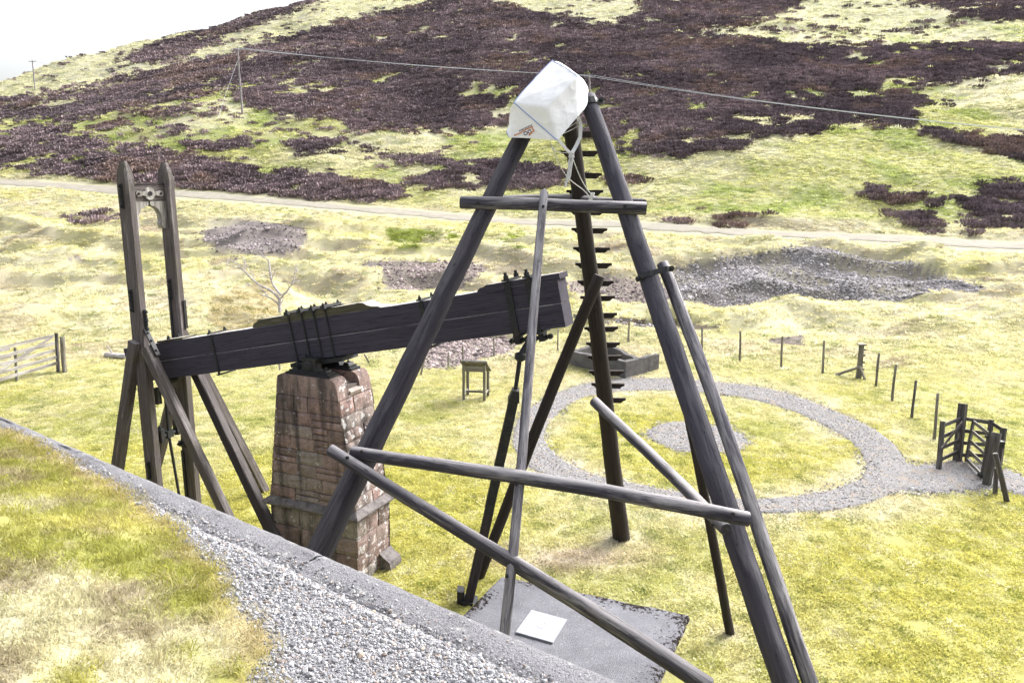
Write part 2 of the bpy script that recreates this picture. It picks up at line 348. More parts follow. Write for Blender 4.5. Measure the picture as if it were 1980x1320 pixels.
# ------------------------------------------------------------------ the lie of the land
TABLE = {  # picture column -> distance, height
 -900: [(0, 0), (30, .2), (50, 1.5), (70, 4.5), (92, 8.6), (104, 9.5), (108, 9.7), (120, 13), (150, 19), (190, 27), (230, 33), (280, 33), (600, 20), (1600, 0)],
 0:   [(0, 0), (30, .0), (50, .5), (70, 2.6), (85, 5.4), (92, 6.7), (96, 6.9), (110, 11.0), (140, 17.5), (170, 24), (203, 30.2), (230, 32.2), (300, 30), (600, 15), (1600, 0)],
 200: [(0, 0), (30, .0), (50, .5), (68, 2.2), (82, 4.6), (88, 5.8), (92, 6.0), (104, 10.6), (130, 18.0), (170, 28), (225, 40.5), (260, 42), (340, 40), (600, 20), (1600, 0)],
 300: [(0, 0), (31, .0), (50, .5), (66, 2.0), (80, 4.4), (86, 5.5), (90, 5.7), (102, 10.3), (122, 17.2), (175, 31), (238, 46.0), (275, 49), (360, 46), (600, 22), (1600, 0)],
 400: [(0, 0), (32, .0), (50, .5), (65, 1.8), (78, 4.2), (84, 5.2), (88, 5.4), (100, 10), (116, 16.3), (180, 34), (250, 51.3), (290, 55), (380, 52), (600, 25), (1600, 0)],
 550: [(0, 0), (33, .0), (48, .3), (60, 1.4), (72, 3.3), (80.5, 4.6), (85, 4.8), (97, 9.3), (130, 20.5), (200, 42.0), (282, 65), (325, 70), (420, 66), (700, 40), (1600, 0)],
 640: [(0, 0), (34, .0), (46, .2), (57, 1.2), (70, 2.9), (78, 4.2), (83, 4.4), (95, 8.7), (140, 23.8), (210, 47.5), (305, 74), (360, 80), (450, 78), (700, 50), (1600, 0)],
 700: [(0, 0), (35, 0), (45, .2), (55, 1.0), (68, 2.6), (77, 4.0), (82, 4.2), (95, 8.5), (150, 27), (220, 50), (330, 82), (400, 92), (700, 70), (1600, 0)],
 990: [(0, 0), (33, 0), (40, -.3), (46, 0), (54, 1.3), (62, 2.0), (71, 3.0), (77, 3.25), (90, 7), (150, 28), (240, 60), (330, 92), (420, 105), (800, 90), (1600, 0)],
 1500: [(0, 0), (34, 0), (40, .2), (46, -.9), (56.5, 2.0), (62, 2.5), (66.5, 2.7), (76, 5.0), (140, 28), (240, 64), (330, 95), (420, 110), (800, 90), (1600, 0)],
 1980: [(0, 0), (30, 0), (40, .4), (48, .3), (54, 1.4), (57, 2.0), (61, 2.1), (70, 4.5), (140, 30), (240, 66), (330, 98), (420, 110), (800, 90), (1600, 0)],
 2900: [(0, 0), (27, 0), (36, .4), (43, .3), (47, 1.2), (50, 1.6), (54, 1.7), (62, 4.0), (130, 30), (230, 66), (330, 98), (420, 110), (800, 90), (1600, 0)]}
_cols = sorted(TABLE); _cs = np.array([(c-990)/1500*.985 for c in _cols])
def z_smooth(X, Y):
    X = np.asarray(X, float); Y = np.asarray(Y, float); Yc = np.maximum(Y, .5); s = np.clip(X/Yc, _cs[0], _cs[-1]); tot = 0
    for k in (.955, .985, 1.015, 1.045):
        zs = np.stack([np.interp(Yc*k, [a for a, b in TABLE[c]], [b for a, b in TABLE[c]]) for c in _cols])
        i = np.clip(np.searchsorted(_cs, s)-1, 0, len(_cs)-2); f = (s-_cs[i])/(_cs[i+1]-_cs[i]); f = f*f*(3-2*f)*.5+f*.5
        tot = tot + np.take_along_axis(zs, i[None], 0)[0]*(1-f) + np.take_along_axis(zs, (i+1)[None], 0)[0]*f
    return tot/4
ROADPX = [(-900, 106), (-400, 100), (0, 94), (200, 90), (400, 86), (700, 79.5), (990, 74), (1250, 69), (1500, 64.2), (1980, 59), (2900, 52)]
ROAD = np.array([((p-990)/1500*.985*y, y) for p, y in ROADPX])
def road_dist(X, Y):
    d = np.full(np.shape(X), 1e9)
    for (x0, y0), (x1, y1) in zip(ROAD[:-1], ROAD[1:]):
        L2 = (x1-x0)**2+(y1-y0)**2; t = np.clip(((X-x0)*(x1-x0)+(Y-y0)*(y1-y0))/L2, 0, 1); d = np.minimum(d, np.hypot(X-x0-t*(x1-x0), Y-y0-t*(y1-y0)))
    return d
MOUNDS = []   # x, y, height, radius along x, radius along y
for px, Y, h, rx, ry in [(1640, 42, .55, 5.0, 2.0), (1500, 41, .1, 3.2, 2.0), (1800, 42.5, .25, 6, 2.2), (1950, 36, .5, 4, 2.5), (1760, 36, .3, 3, 1.6), (1890, 31.5, .25, 2.4, 1.4),
                         (120, 47, 1.0, 6, 2.2), (40, 38, .7, 4, 2.0), (330, 52, 1.0, 7, 2.2), (480, 45, .9, 3.2, 3.0), (200, 60, 1.3, 8, 2.8), (30, 68, 1.5, 7, 3), (560, 62, 1.0, 6, 2.2), (90, 54, .9, 5, 2), (250, 43, .6, 4, 1.8), (700, 53, .8, 5, 1.8), (420, 70, 1.0, 8, 2.2), (800, 58, .5, 6, 3), (1080, 44, .4, 5, 2.2),
                         (500, 58, .9, 5, 2.4), (640, 66, .6, 8, 3)]:
    MOUNDS.append(((px-990)/1500*.99*Y, Y, h, rx, ry))
RC = np.array([4.95, 20.55]); RIN, ROUT, RMID = 4.25, 5.5, 1.44
def polar(pts):
    P = np.array([atz(*p)[:2] for p in pts])-RC; th = np.arctan2(P[:, 1], P[:, 0]); r = np.hypot(P[:, 0], P[:, 1]); o = np.argsort(th); return np.r_[th[o]-2*np.pi, th[o], th[o]+2*np.pi], np.r_[r[o], r[o], r[o]]
_pin = polar([(1080, 809), (1107, 782), (1153, 764), (1230, 756), (1371, 762), (1444, 771), (1512, 791), (1580, 820), (1634, 850), (1666, 886), (1671, 914), (1639, 936), (1580, 949), (1512, 959), (1453, 966), (1328, 952), (1286, 943), (1222, 934), (1171, 923), (1116, 904), (1082, 883), (1061, 858), (1056, 832)])
_pout = polar([(1027, 786), (1075, 760), (1139, 738), (1230, 730), (1371, 736), (1453, 745), (1516, 757), (1571, 777), (1625, 798), (1684, 825), (1728, 856), (1752, 890), (1750, 925), (1716, 964), (1648, 982), (1580, 991), (1512, 994), (1462, 993), (1349, 988), (1307, 980), (1222, 961), (1158, 948), (1095, 936), (1052, 925), (1018, 902), (997, 875), (993, 836)])
def r_in(th): return np.mean([np.interp(th+k, *_pin) for k in (-.16, -.08, 0, .08, .16)], 0)
def r_out(th): return np.mean([np.interp(th+k, *_pout) for k in (-.16, -.08, 0, .08, .16)], 0)
def terrace(X, Y):
    ph = (Y+(fbm(X, Y, 24, 3, 15)-.5)*22+(fbm(X, Y, 5, 3, 16)-.5)*3)/7.0; sw = ph-np.floor(ph); am = sstep(Y, 37, 45)*(1-sstep(Y, 66, 76))*sstep(fbm(X, Y, 14, 3, 17), .34, .56)
    return (sstep(sw, 0, .22)-sw)*am, sstep(sw, 0, .06)*(1-sstep(sw, .16, .26))*am
def ground_z(X, Y):
    X = np.asarray(X, float); Y = np.asarray(Y, float); z = z_smooth(X, Y); out = sstep(Y, 27, 36)
    hill = sstep(Y, 70, 105); rd = sstep(road_dist(X, Y), 2.2, 5.0)
    b = out*(fbm(X, Y, 7.5, 4)-.5)*1.4*(1-.4*hill) + hill*(fbm(X, Y, 26, 3, 2)-.5)*3.2 + (fbm(X, Y, 3.2, 4, 5)-.5)*(.05+.35*out)
    left = sstep(-X/np.maximum(Y, 1), .34, .5)*sstep(Y, 16, 24); b = b + left*(fbm(X, Y, 5, 3, 8)-.5)*.7
    b = b + terrace(X, Y)[0]*.85
    hum = sstep(Y, 30, 36)*(1-sstep(Y, 62, 74)); b = b + hum*(np.abs(fbm(X, Y, 5.0, 2, 9)-.5)*-2.4+.24)*.95
    for mx, my, h, rx, ry in MOUNDS: b = b + h*np.exp(-((X-mx)/rx)**2-((Y-my)/ry)**2)
    burn = out*np.exp(-((Y-(38.4+.05*X+1.3*np.sin(X*.22)))/.75)**2)*sstep(X, -9, -5)*(1-sstep(X, 9, 13)); b = b - burn*.75
    z = z + b*rd - .10*(1-rd)
    return z
# colour of the ground by place
HEATHER = [
 [(245, 115), (300, 90), (400, 60), (500, 30), (560, 6), (600, -40), (680, -40), (600, 8), (520, 35), (440, 70), (380, 100), (330, 118), (290, 122)],
 [(65, 235), (100, 220), (135, 200), (170, 185), (215, 170), (260, 155), (305, 138), (350, 125), (450, 107), (490, 95), (550, 78), (625, 55), (700, 35), (780, 17), (850, 2), (900, -60), (1560, -60), (1555, 5), (1500, 25), (1440, 45), (1390, 55), (1290, 65), (1425, 78), (1515, 82), (1590, 92), (1690, 85), (1790, 92), (1920, 85), (2100, 85),
  (2100, 140), (1980, 145), (1880, 150), (1810, 165), (1780, 200), (1755, 220), (1770, 245), (1690, 250), (1630, 240), (1570, 262), (1515, 260), (1490, 245), (1470, 270), (1415, 285), (1360, 290), (1335, 307), (1210, 300), (1175, 275), (1100, 255), (960, 243), (900, 256), (830, 262), (780, 256), (710, 256), (675, 245), (650, 228), (555, 228), (530, 214), (490, 212), (470, 190), (455, 165), (430, 168), (400, 178), (370, 187), (280, 202), (215, 215), (140, 235)],
 [(1740, -60), (1770, 5), (1830, 20), (1900, 35), (2100, 42), (2100, -60)],
 [(-200, 275), (0, 270), (30, 250), (85, 245), (140, 250), (125, 260), (90, 270), (165, 267), (205, 280), (220, 295), (250, 283), (285, 285), (350, 300), (425, 315), (510, 325), (510, 340), (545, 327), (640, 340), (740, 360), (772, 380), (700, 392), (600, 386), (525, 378), (450, 372), (380, 364), (330, 360), (220, 349), (150, 340), (75, 334), (55, 322), (0, 330), (-200, 335)],
 [(-100, 190), (20, 195), (20, 230), (-100, 236)], [(32, 225), (40, 195), (90, 192), (108, 205), (70, 232)], [(95, 187), (150, 180), (165, 187), (120, 193)],
 [(350, 275), (400, 272), (480, 273), (480, 285), (430, 292), (365, 283)], [(552, 280), (570, 273), (650, 272), (655, 280), (615, 297), (560, 293)],
 [(755, 308), (770, 303), (850, 307), (845, 320), (790, 320)], [(780, 350), (860, 337), (870, 310), (960, 312), (990, 320), (1050, 318), (1105, 330), (1110, 345), (1040, 362), (930, 362), (870, 360), (790, 357)],
 [(1200, 345), (1230, 345), (1225, 357), (1200, 357)], [(185, 242), (240, 236), (235, 246), (190, 248)], [(260, 212), (345, 208), (350, 218), (280, 226)], [(375, 225), (405, 219), (400, 228), (380, 230)], [(330, 250), (360, 246), (355, 256), (335, 257)],
 [(1780, 250), (1840, 256), (1900, 270), (1950, 262), (2100, 258), (2100, 320), (1915, 302), (1930, 285), (1870, 275), (1790, 258)],
 [(1668, 370), (1700, 364), (1715, 378), (1810, 390), (1820, 398), (1740, 396), (1675, 385)],
 [(1835, 380), (1920, 390), (1890, 355), (2100, 352), (2100, 480), (1970, 473), (1920, 470), (1870, 440), (1880, 410), (1840, 400)],
 [(1720, 405), (1770, 400), (1830, 440), (1800, 450), (1730, 420)], [(1080, 6), (1120, 4), (1140, 13), (1100, 18)]]
GRASSHOLE = [[(960, -60), (950, 0), (1000, 15), (1070, 33), (1130, 35), (1150, 50), (1190, 50), (1240, 20), (1255, -60)], [(1180, 145), (1240, 140), (1270, 145), (1215, 157)], [(1330, 128), (1380, 127), (1370, 136)], [(1400, 190), (1440, 186), (1450, 200), (1410, 205)]]
SCREE = [[(1310, 520), (1400, 500), (1520, 480), (1580, 478), (1680, 500), (1760, 510), (1840, 540), (1920, 560), (1940, 612), (1850, 605), (1700, 600), (1600, 600), (1500, 620), (1430, 625), (1350, 610), (1300, 575), (1290, 545)], [(1870, 770), (2000, 770), (2000, 830), (1930, 815)]]
REDSPOIL = [[(735, 505), (900, 508), (940, 520), (910, 545), (860, 590), (760, 590), (745, 550)], [(1090, 545), (1180, 530), (1290, 560), (1300, 605), (1200, 612), (1110, 605)], [(790, 695), (830, 665), (900, 645), (1010, 648), (1000, 680), (940, 692), (870, 712), (810, 712)], [(1300, 580), (1360, 590), (1400, 622), (1320, 618)]]
GREYSPOIL = [[(385, 450), (420, 424), (520, 428), (590, 440), (600, 465), (560, 492), (430, 494)], [(700, 505), (745, 508), (740, 520), (700, 516)], [(128, 494), (165, 493), (168, 503), (135, 503)], [(1490, 652), (1560, 650), (1560, 668), (1480, 662)]]
BROWN = [[(1375, 405), (1480, 418), (1480, 440), (1390, 441)], [(405, 318), (440, 305), (450, 330), (415, 340)], [(1290, 430), (1330, 428), (1320, 440)], [(380, 500), (440, 490), (470, 500), (420, 515)], [(640, 518), (720, 530), (700, 546), (640, 538)], [(140, 660), (175, 655), (178, 668), (140, 672)], [(1010, 598), (1080, 593), (1100, 610), (1030, 615)], [(950, 518), (1010, 513), (1025, 528), (960, 535)], [(130, 425), (180, 412), (240, 420), (190, 435)], [(265, 440), (310, 435), (315, 452), (275, 455)], [(1690, 700), (1745, 690), (1760, 706), (1700, 712)], [(1740, 540), (1960, 500), (1990, 540), (1880, 545)], [(600, 470), (680, 465), (690, 480), (620, 486)], [(1150, 470), (1290, 480), (1280, 500), (1170, 492)]]
DARKCUT = [[(1110, 608), (1200, 612), (1290, 620), (1400, 630), (1370, 638), (1250, 634), (1120, 622)], [(830, 660), (900, 650), (940, 655), (880, 668)]]
BRACKEN = [[(400, 585), (450, 555), (520, 540), (548, 590), (545, 640), (440, 645), (400, 620)]]
GREEN = [[(750, 437), (850, 440), (900, 470), (800, 492), (760, 470)], [(930, 450), (1010, 440), (1040, 480), (960, 485)]]
def masks(X, Y, Z, soft=0.0):
    px, py = proj(X, Y, Z)
    wx = (fbm(X, Y, 5, 4, 11)-.5)*34 + (fbm(X, Y, 1.3, 3, 12)-.5)*20; wy = (fbm(X, Y, 5, 4, 13)-.5)*15 + (fbm(X, Y, 1.3, 3, 14)-.5)*9
    qx = px+wx; qy = py+wy; m = {}
    if soft: px = px+np.random.randn(*np.shape(X))*soft*2.2; py = py+np.random.randn(*np.shape(X))*soft*.8
    if soft: jj = np.random.exponential(1, np.shape(X))*np.sign(np.random.randn(*np.shape(X))); qx = qx+jj*soft*1.6; qy = qy+np.random.randn(*np.shape(X))*soft*.6
    far = Y > 28; back = (Y > 45.5)
    def un(polys, a, b):
        r = np.zeros(np.shape(X), bool)
        for p in polys: r |= inpoly(a, b, p)
        return (r & far).astype(float)
    h = un(HEATHER, qx, qy)*(1-un(GRASSHOLE, qx, qy))
    out = ((px < -60) | (px > 2040) | (py < -25)) & (Y > 80); h = np.where(out, (fbm(X, Y, 30, 4, 21) > .49).astype(float), h)
    gaps = (fbm(X, Y, 3.0, 4, 31) > .635) & (fbm(X, Y, 22, 3, 33) > .44); gaps |= (fbm(X, Y, 1.5, 3, 34) > .72) & (fbm(X, Y, 16, 3, 35) > .5); h = np.where(gaps, 0, h)
    rd = road_dist(X, Y); h = np.where(rd < 2.6, 0, h)
    m['heather'] = h; m['scree'] = un(SCREE, px+wx*.6, py+wy*.6)*(back | (py > 700)); m['red'] = un(REDSPOIL, px+wx*.6, py+wy*.6)*(back | (py > 640)); m['grey'] = un(GREYSPOIL, px+wx*.5, py+wy*.5)
    m['brown'] = un(BROWN, px+wx*.5, py+wy*.5); m['cut'] = un(DARKCUT, px+wx*.2, py+wy*.25); m['green'] = un(GREEN, qx, qy); m['bracken'] = un(BRACKEN, px+wx*.5, py+wy*.5); m['road'] = rd; m['px'] = px; m['py'] = py
    return m
Bb_xy = atz(1203, 1046)[:2]; Pp_xy = atz(1413, 1228)[:2]
def lerp(a, b, t): return a*(1-t[..., None]) + np.asarray(b)*t[..., None]
def ground_col(X, Y, Z, m=None):
    m = m or masks(X, Y, Z); n1 = fbm(X, Y, 6, 5, 40); n2 = fbm(X, Y, 1.6, 4, 41); n3 = fbm(X, Y, .45, 3, 42)
    c = np.zeros(np.shape(X)+(3,)) + np.array([.455, .43, .125])                     # mossy lawn
    straw = sstep(n1*.6+fbm(X, Y, 3.1, 5, 47)*.4, .42, .62); c = lerp(c, (.57, .53, .34), straw*.6)
    green = sstep(n1*.35+n3*.3+n2*.35, .52, .62); c = lerp(c, (.33, .35, .07), green*.55*(1-sstep(Y, 26, 33)))
    rr = np.hypot(X-RC[0], Y-RC[1]); tt = np.arctan2(Y-RC[1], X-RC[0]); ed = np.exp(-((rr-r_in(tt)+.15)/.6)**2)+np.exp(-((rr-r_out(tt)-.25)/.8)**2)
    c = lerp(c, (.60, .55, .40), np.clip(ed, 0, 1)*.75*sstep(n2, .25, .5))
    far = sstep(Y, 21, 32); c = lerp(c, (.56, .525, .345), far*.8)
    c = lerp(c, (.53, .50, .22), far*sstep(n1, .48, .66)*.7)
    c = lerp(c, (.53, .47, .34), far*sstep(fbm(X, Y, 4.5, 4, 44), .56, .68)*.7)
    for qx_, qy_, rr_ in ((Bb_xy[0], Bb_xy[1], .5), (Pp_xy[0], Pp_xy[1], .35)): c = lerp(c, (.55, .51, .40), np.clip(1.3*np.exp(-((X-qx_)**2+(Y-qy_)**2)/rr_**2), 0, 1)*sstep(n3, .3, .55))
    c = lerp(c, (.43, .375, .25), terrace(X, Y)[1]*sstep(n2, .3, .6)*.8)
    worn = np.exp(-((X-.95)/1.5)**2-((Y-13.3)/.55)**2); c = lerp(c, (.52, .44, .32), np.clip(worn*1.3, 0, 1)*sstep(n2, .3, .55))
    hill = sstep(m['road'], 2.5, 6)*sstep(Y-(74-.25*X), -2, 4)
    hg = np.array([.46, .455, .20])+np.zeros_like(c); hg = lerp(hg, (.33, .37, .12), sstep(fbm(X, Y, 5, 5, 45), .46, .62)); hg = lerp(hg, (.56, .53, .34), sstep(fbm(X, Y, 11, 5, 46), .5, .68))
    hg = lerp(hg, (.55, .525, .36), sstep(Y, 130, 180)*.8)
    c = c*(1-hill[..., None])+hg*hill[..., None]
    c = lerp(c, (.40, .335, .18), m['bracken']*.8); c = lerp(c, (.24, .28, .05), m['green']*sstep(n2, .35, .55))
    sn = sstep(fbm(X, Y, 2.5, 4, 49), .52, .62); c = lerp(c, (.23, .21, .215), m['scree']*.9); c = lerp(c, (.30, .275, .20), m['scree']*sn*.8); c = lerp(c, (.28, .235, .225), m['red']*.8); c = lerp(c, (.24, .205, .215), m['grey']*.85); c = lerp(c, (.34, .28, .21), m['brown']*.7*sstep(n2, .35, .55)); c = lerp(c, (.09, .06, .05), m['cut']*.9)
    c = lerp(c, (.20, .16, .155), m['heather']*.8)
    c = lerp(c, (.55, .51, .36), np.exp(-(m['road']/3.2)**2)*.7)
    trk = np.exp(-((X-(-34+.45*(Y-50)))/1.6)**2)*sstep(Y, 44, 52)*(1-sstep(Y, 72, 80)); c = lerp(c, (.58, .54, .36), trk*.8)
    return np.clip(c, 0, 1)

def grid_mesh(name, X, Y, Z, mat, cols=None, attrs=None, smooth=True):
    nr, nc = X.shape; me = bpy.data.meshes.new(name); n = nr*nc
    me.vertices.add(n); me.vertices.foreach_set('co', np.stack([X, Y, Z], -1).reshape(-1).astype(np.float32))
    i = np.arange(nr-1)[:, None]*nc+np.arange(nc-1)[None]; q = np.stack([i, i+1, i+nc+1, i+nc], -1).reshape(-1, 4); k = len(q)
    me.loops.add(k*4); me.loops.foreach_set('vertex_index', q.reshape(-1).astype(np.int32)); me.polygons.add(k)
    me.polygons.foreach_set('loop_start', (np.arange(k)*4).astype(np.int32)); me.polygons.foreach_set('loop_total', np.full(k, 4, np.int32))
    if cols is not None:
        a = me.attributes.new('gcol', 'FLOAT_COLOR', 'POINT'); a.data.foreach_set('color', np.concatenate([cols.reshape(-1, 3), np.ones((n, 1))], 1).reshape(-1).astype(np.float32))
    for nm, v in (attrs or {}).items():
        a = me.attributes.new(nm, 'FLOAT', 'POINT'); a.data.foreach_set('value', v.reshape(-1).astype(np.float32))
    me.update(calc_edges=True); me.validate()
    if smooth: me.polygons.foreach_set('use_smooth', [True]*len(me.polygons))
    me.materials.append(mat); return me

Yr = np.concatenate([np.linspace(3, 12, 24)[:-1], np.geomspace(12, 420, 440), np.geomspace(440, 1500, 12)])
Sr = np.concatenate([np.linspace(-1.6, -.74, 40)[:-1], np.linspace(-.74, .74, 560), np.linspace(.74, 1.6, 40)[1:]])
GY, GS = np.meshgrid(Yr, Sr, indexing='ij'); GX = GS*GY; GZ = ground_z(GX, GY)
gm = masks(GX, GY, GZ)
terrain = link('ground', grid_mesh('ground', GX, GY, GZ, M['turf'], ground_col(GX, GY, GZ, gm))); tag(terrain, 'pale yellow green turf of the valley floor and heather hill', 'ground', kind='structure')

# the track across the valley
def spline(P, n):
    P = np.asarray(P, float); t = np.r_[0, np.cumsum(np.hypot(*np.diff(P[:, :2], axis=0).T))]; tt = np.linspace(0, t[-1], n)
    Q = np.stack([np.interp(tt, t, P[:, k]) for k in range(P.shape[1])], 1)
    for _ in range(12): Q[1:-1] = (Q[:-2]+2*Q[1:-1]+Q[2:])/4
    return Q
rp = spline(ROAD, 260); tg = np.gradient(rp, axis=0); tg /= np.linalg.norm(tg, axis=1)[:, None]; nn = np.stack([-tg[:, 1], tg[:, 0]], 1)
wds = np.linspace(-1.1, 1.1, 9)
wob = 1+.10*np.sin(np.arange(260)*.7)+.18*np.random.randn(260)
RX = rp[:, 0][:, None]+nn[:, 0][:, None]*wds*wob[:, None]; RY = rp[:, 1][:, None]+nn[:, 1][:, None]*wds*wob[:, None]
RZ = ground_z(RX, RY)+.13+.05*(wds/1.1)*np.sign(nn[:, 1])[:, None]-.05*(np.abs(wds) > 1.05)
tag(link('road', grid_mesh('road', RX, RY, RZ, M['road'])), 'pale dusty track crossing the foot of the heather hill', 'road', kind='structure')

# gravel ring and its middle patch
def disc(name, r0, r1, c, nr, na, off, label, seed):
    th = np.linspace(0, 2*np.pi, na); f = np.linspace(0, 1, nr)[:, None]
    a = r0(th) if callable(r0) else np.full(na, r0); b = r1(th) if callable(r1) else np.full(na, r1)
    rad = a+(b-a)*f; X = c[0]+rad*np.cos(th); Y = c[1]+rad*np.sin(th); Z = ground_z(X, Y)+off; Z[0] -= .06*(a.mean() > .1); Z[-1] -= .06
    return tag(link(name, grid_mesh(name, X, Y, Z, M['gravel'])), label, 'path', kind='structure')
def wobble(r, seed, amp):
    rs = np.random.RandomState(seed); ks = [(k, rs.uniform(0, 6.28), rs.uniform(.3, 1)/k**.7) for k in (2, 3, 5, 7, 11, 17, 29, 41)]
    return lambda th: r+amp*sum(w*np.sin(k*th+p) for k, p, w in ks)
disc('gravel_path', lambda t: r_in(t)+wobble(0, 1, .05)(t), lambda t: r_out(t)+wobble(0, 2, .06)(t), RC, 14, 260, .03, 'circular gravel path round the grass island', 0)
disc('gravel_patch', .02, wobble(RMID, 3, .09), np.array([5.02, 20.17]), 8, 120, .03, 'small round gravel patch in the middle of the grass island', 0)
g0 = atz(1700, 915)[:2]; g1 = atz(1800, 926)[:2]; g2 = atz(1900, 915)[:2]; g3 = atz(2010, 950)[:2]
sp = spline([g0, g1, g2, g3], 60); tg = np.gradient(sp, axis=0); tg /= np.linalg.norm(tg, axis=1)[:, None]; nn = np.stack([-tg[:, 1], tg[:, 0]], 1)
ww = np.linspace(-1, 1, 9); wid = (1.15-.45*np.linspace(0, 1, 60)+.08*np.random.randn(60))[:, None]
SX = sp[:, :1]+nn[:, :1]*ww*wid; SY = sp[:, 1:]+nn[:, 1:]*ww*wid; SZ = ground_z(SX, SY)+.036-.07*(np.abs(ww) > .95)
tag(link('gravel_spur', grid_mesh('gravel_spur', SX, SY, SZ, M['gravel'])), 'gravel spur from the ring path to the small gate', 'path', kind='structure')

# ------------------------------------------------------------------ foreground bank and its retaining wall
W0 = np.array([-4.1, 6.0]); WD = np.array([.8, -.6]); WN = np.array([-.6, -.8]); WTOP = 4.95
def bank_xy(a, d): return W0[0]+WD[0]*a+WN[0]*d, W0[1]+WD[1]*a+WN[1]*d
def cop_w(a): return np.interp(a, [-20, .5, 1.8, 3.2, 20], [.11, .11, .145, .205, .22])
def gravel_edge(a): return np.interp(a, [-20, .8, 1.6, 2.6, 3.1, 3.4, 3.8, 4.2, 4.73, 6.0, 9, 14], [.03, .10, .14, .22, .30, .39, .49, .62, .78, 1.2, 2.0, 2.6])
def bank_z(a, d):
    X, Y = bank_xy(a, d); g = sstep(d-gravel_edge(a), -.1, .8)
    z = WTOP-.022 + .030*sstep(d-cop_w(a), -.02, .08) + .10*np.clip(d, 0, 20)*.6 + g*(.05+.10*np.clip(d-gravel_edge(a), 0, 3)) + (fbm(X, Y, .9, 4, 61)-.5)*.22*g + (fbm(X, Y, 2.2, 3, 62)-.5)*.28*g*sstep(d, .2, 1.2) + (fbm(X, Y, .25, 2, 63)-.5)*.025
    return z
def bank_col(a, d):
    X, Y = bank_xy(a, d); e = d-gravel_edge(a)+(fbm(X, Y, .5, 4, 64)-.5)*.3*sstep(d, .1, .6)
    n = fbm(X, Y, .42, 4, 65); n2 = fbm(X, Y, .2, 3, 66); n3 = fbm(X, Y, .95, 3, 67)
    c = np.zeros(np.shape(X)+(3,))+np.array([.44, .41, .125]); c = lerp(c, (.27, .275, .06), sstep(n3*.75+n*.25, .46, .58)*.85); c = lerp(c, (.56, .52, .36), sstep(n2*.3+n*.7, .51, .62)*.8); c = lerp(c, (.27, .22, .14), sstep(n2*.6+n3*.4, .55, .64)*.7)
    edge = np.exp(-((e-.06)/.07)**2); c = lerp(c, (.48, .38, .16), edge*.6)
    g = 1-sstep(e, -.05, .09); c = lerp(c, (.27, .27, .29), g)
    return c, g
av = np.linspace(-14, 12, 300); dv = np.concatenate([np.linspace(.08, 5, 140), np.linspace(5.3, 24, 20)])
BA, BD = np.meshgrid(av, dv, indexing='ij'); BX, BY = bank_xy(BA, BD); bc, bgv = bank_col(BA, BD)
tag(link('bank', grid_mesh('bank', BX, BY, bank_z(BA, BD), M['turf'], bc)), 'grassy bank with loose gravel beside the retaining wall', 'bank', kind='structure')
wall = thing('retaining_wall', (*bank_xy(-2, 0), 0), 'retaining wall with rough concrete coping along the near bank', 'wall')
def coping(a0, a1):
    n = int((a1-a0)/.06)+2; A_ = np.linspace(a0, a1, n); prof = [(.005, -.22), (-.005, -.03), (.0, -.008), (.03, .0), (.08, .0), (.14, .002), (.20, .0), (.26, -.004), (.30, -.012), (.34, -.05), (.35, -.16)]
    X = np.zeros((n, len(prof))); Y = X.copy(); Z = X.copy()
    for k, (d, h) in enumerate(prof):
        j = (fbm(A_, A_*0+k*3.3, .16, 4, 70)-.5); e = (fbm(A_, A_*0+k*.2, .5, 3, 71)-.5)
        dd = d*cop_w(A_)/.27 if k > 3 else d
        x, y = bank_xy(A_, dd+(j*.05 if k < 4 else j*.02)+e*.06*(k > 7)); X[:, k] = x; Y[:, k] = y; Z[:, k] = WTOP+h+j*.02+(fbm(A_, A_*0+k*5, .05, 2, 72)-.5)*.008
    o = np.array(wall.location); return link('coping', grid_mesh('coping', X-o[0], Y-o[1], Z-o[2], M['concrete_coping']), wall)
for a0, a1 in [(-14, -11), (-10.99, -7.8), (-7.79, -4.6), (-4.59, -1.4), (-1.392, 1.35), (1.358, 3.92), (3.932, 6.6), (6.61, 9.3), (9.31, 12)]: coping(a0, a1)
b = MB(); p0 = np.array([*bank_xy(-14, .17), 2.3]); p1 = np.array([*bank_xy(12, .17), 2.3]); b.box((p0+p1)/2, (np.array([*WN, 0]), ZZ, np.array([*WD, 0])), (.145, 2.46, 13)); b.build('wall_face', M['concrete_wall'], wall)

# ------------------------------------------------------------------ the pillar
c0 = atz(690, 1003, 1.26); S0 = float(c0@U); T0 = float(c0@Vv)-TB; PW, PD = 1.97, 1.12     # near right corner of the ledge
PS, PT = S0-PW/2, T0+PD/2
pil = thing('stone_pillar', eng(PS, PT, 0), 'tapered red sandstone pillar carrying the beam on its top', 'pillar')
def half(z):
    if z < 1.2: return .915, .49
    f = (z-1.3)/(3.6-1.3); return .915+(.60-.915)*f, .49+(.46-.49)*f
core = MB()
for z0, z1 in ((-.1, 1.2), (1.3, 3.42)):
    vs = []
    for z in (z0, z1):
        a, d = half(z); a -= .03; d -= .03; vs += [eng(PS+x*a, PT+y*d, z) for x, y in ((-1, -1), (1, -1), (1, 1), (-1, 1))]
    core.add(vs, [(3, 2, 1, 0), (4, 5, 6, 7)]+[(i, (i+1) % 4, 4+(i+1) % 4, 4+i) for i in range(4)])
core.build('mortar_core', M['mortar'], pil)
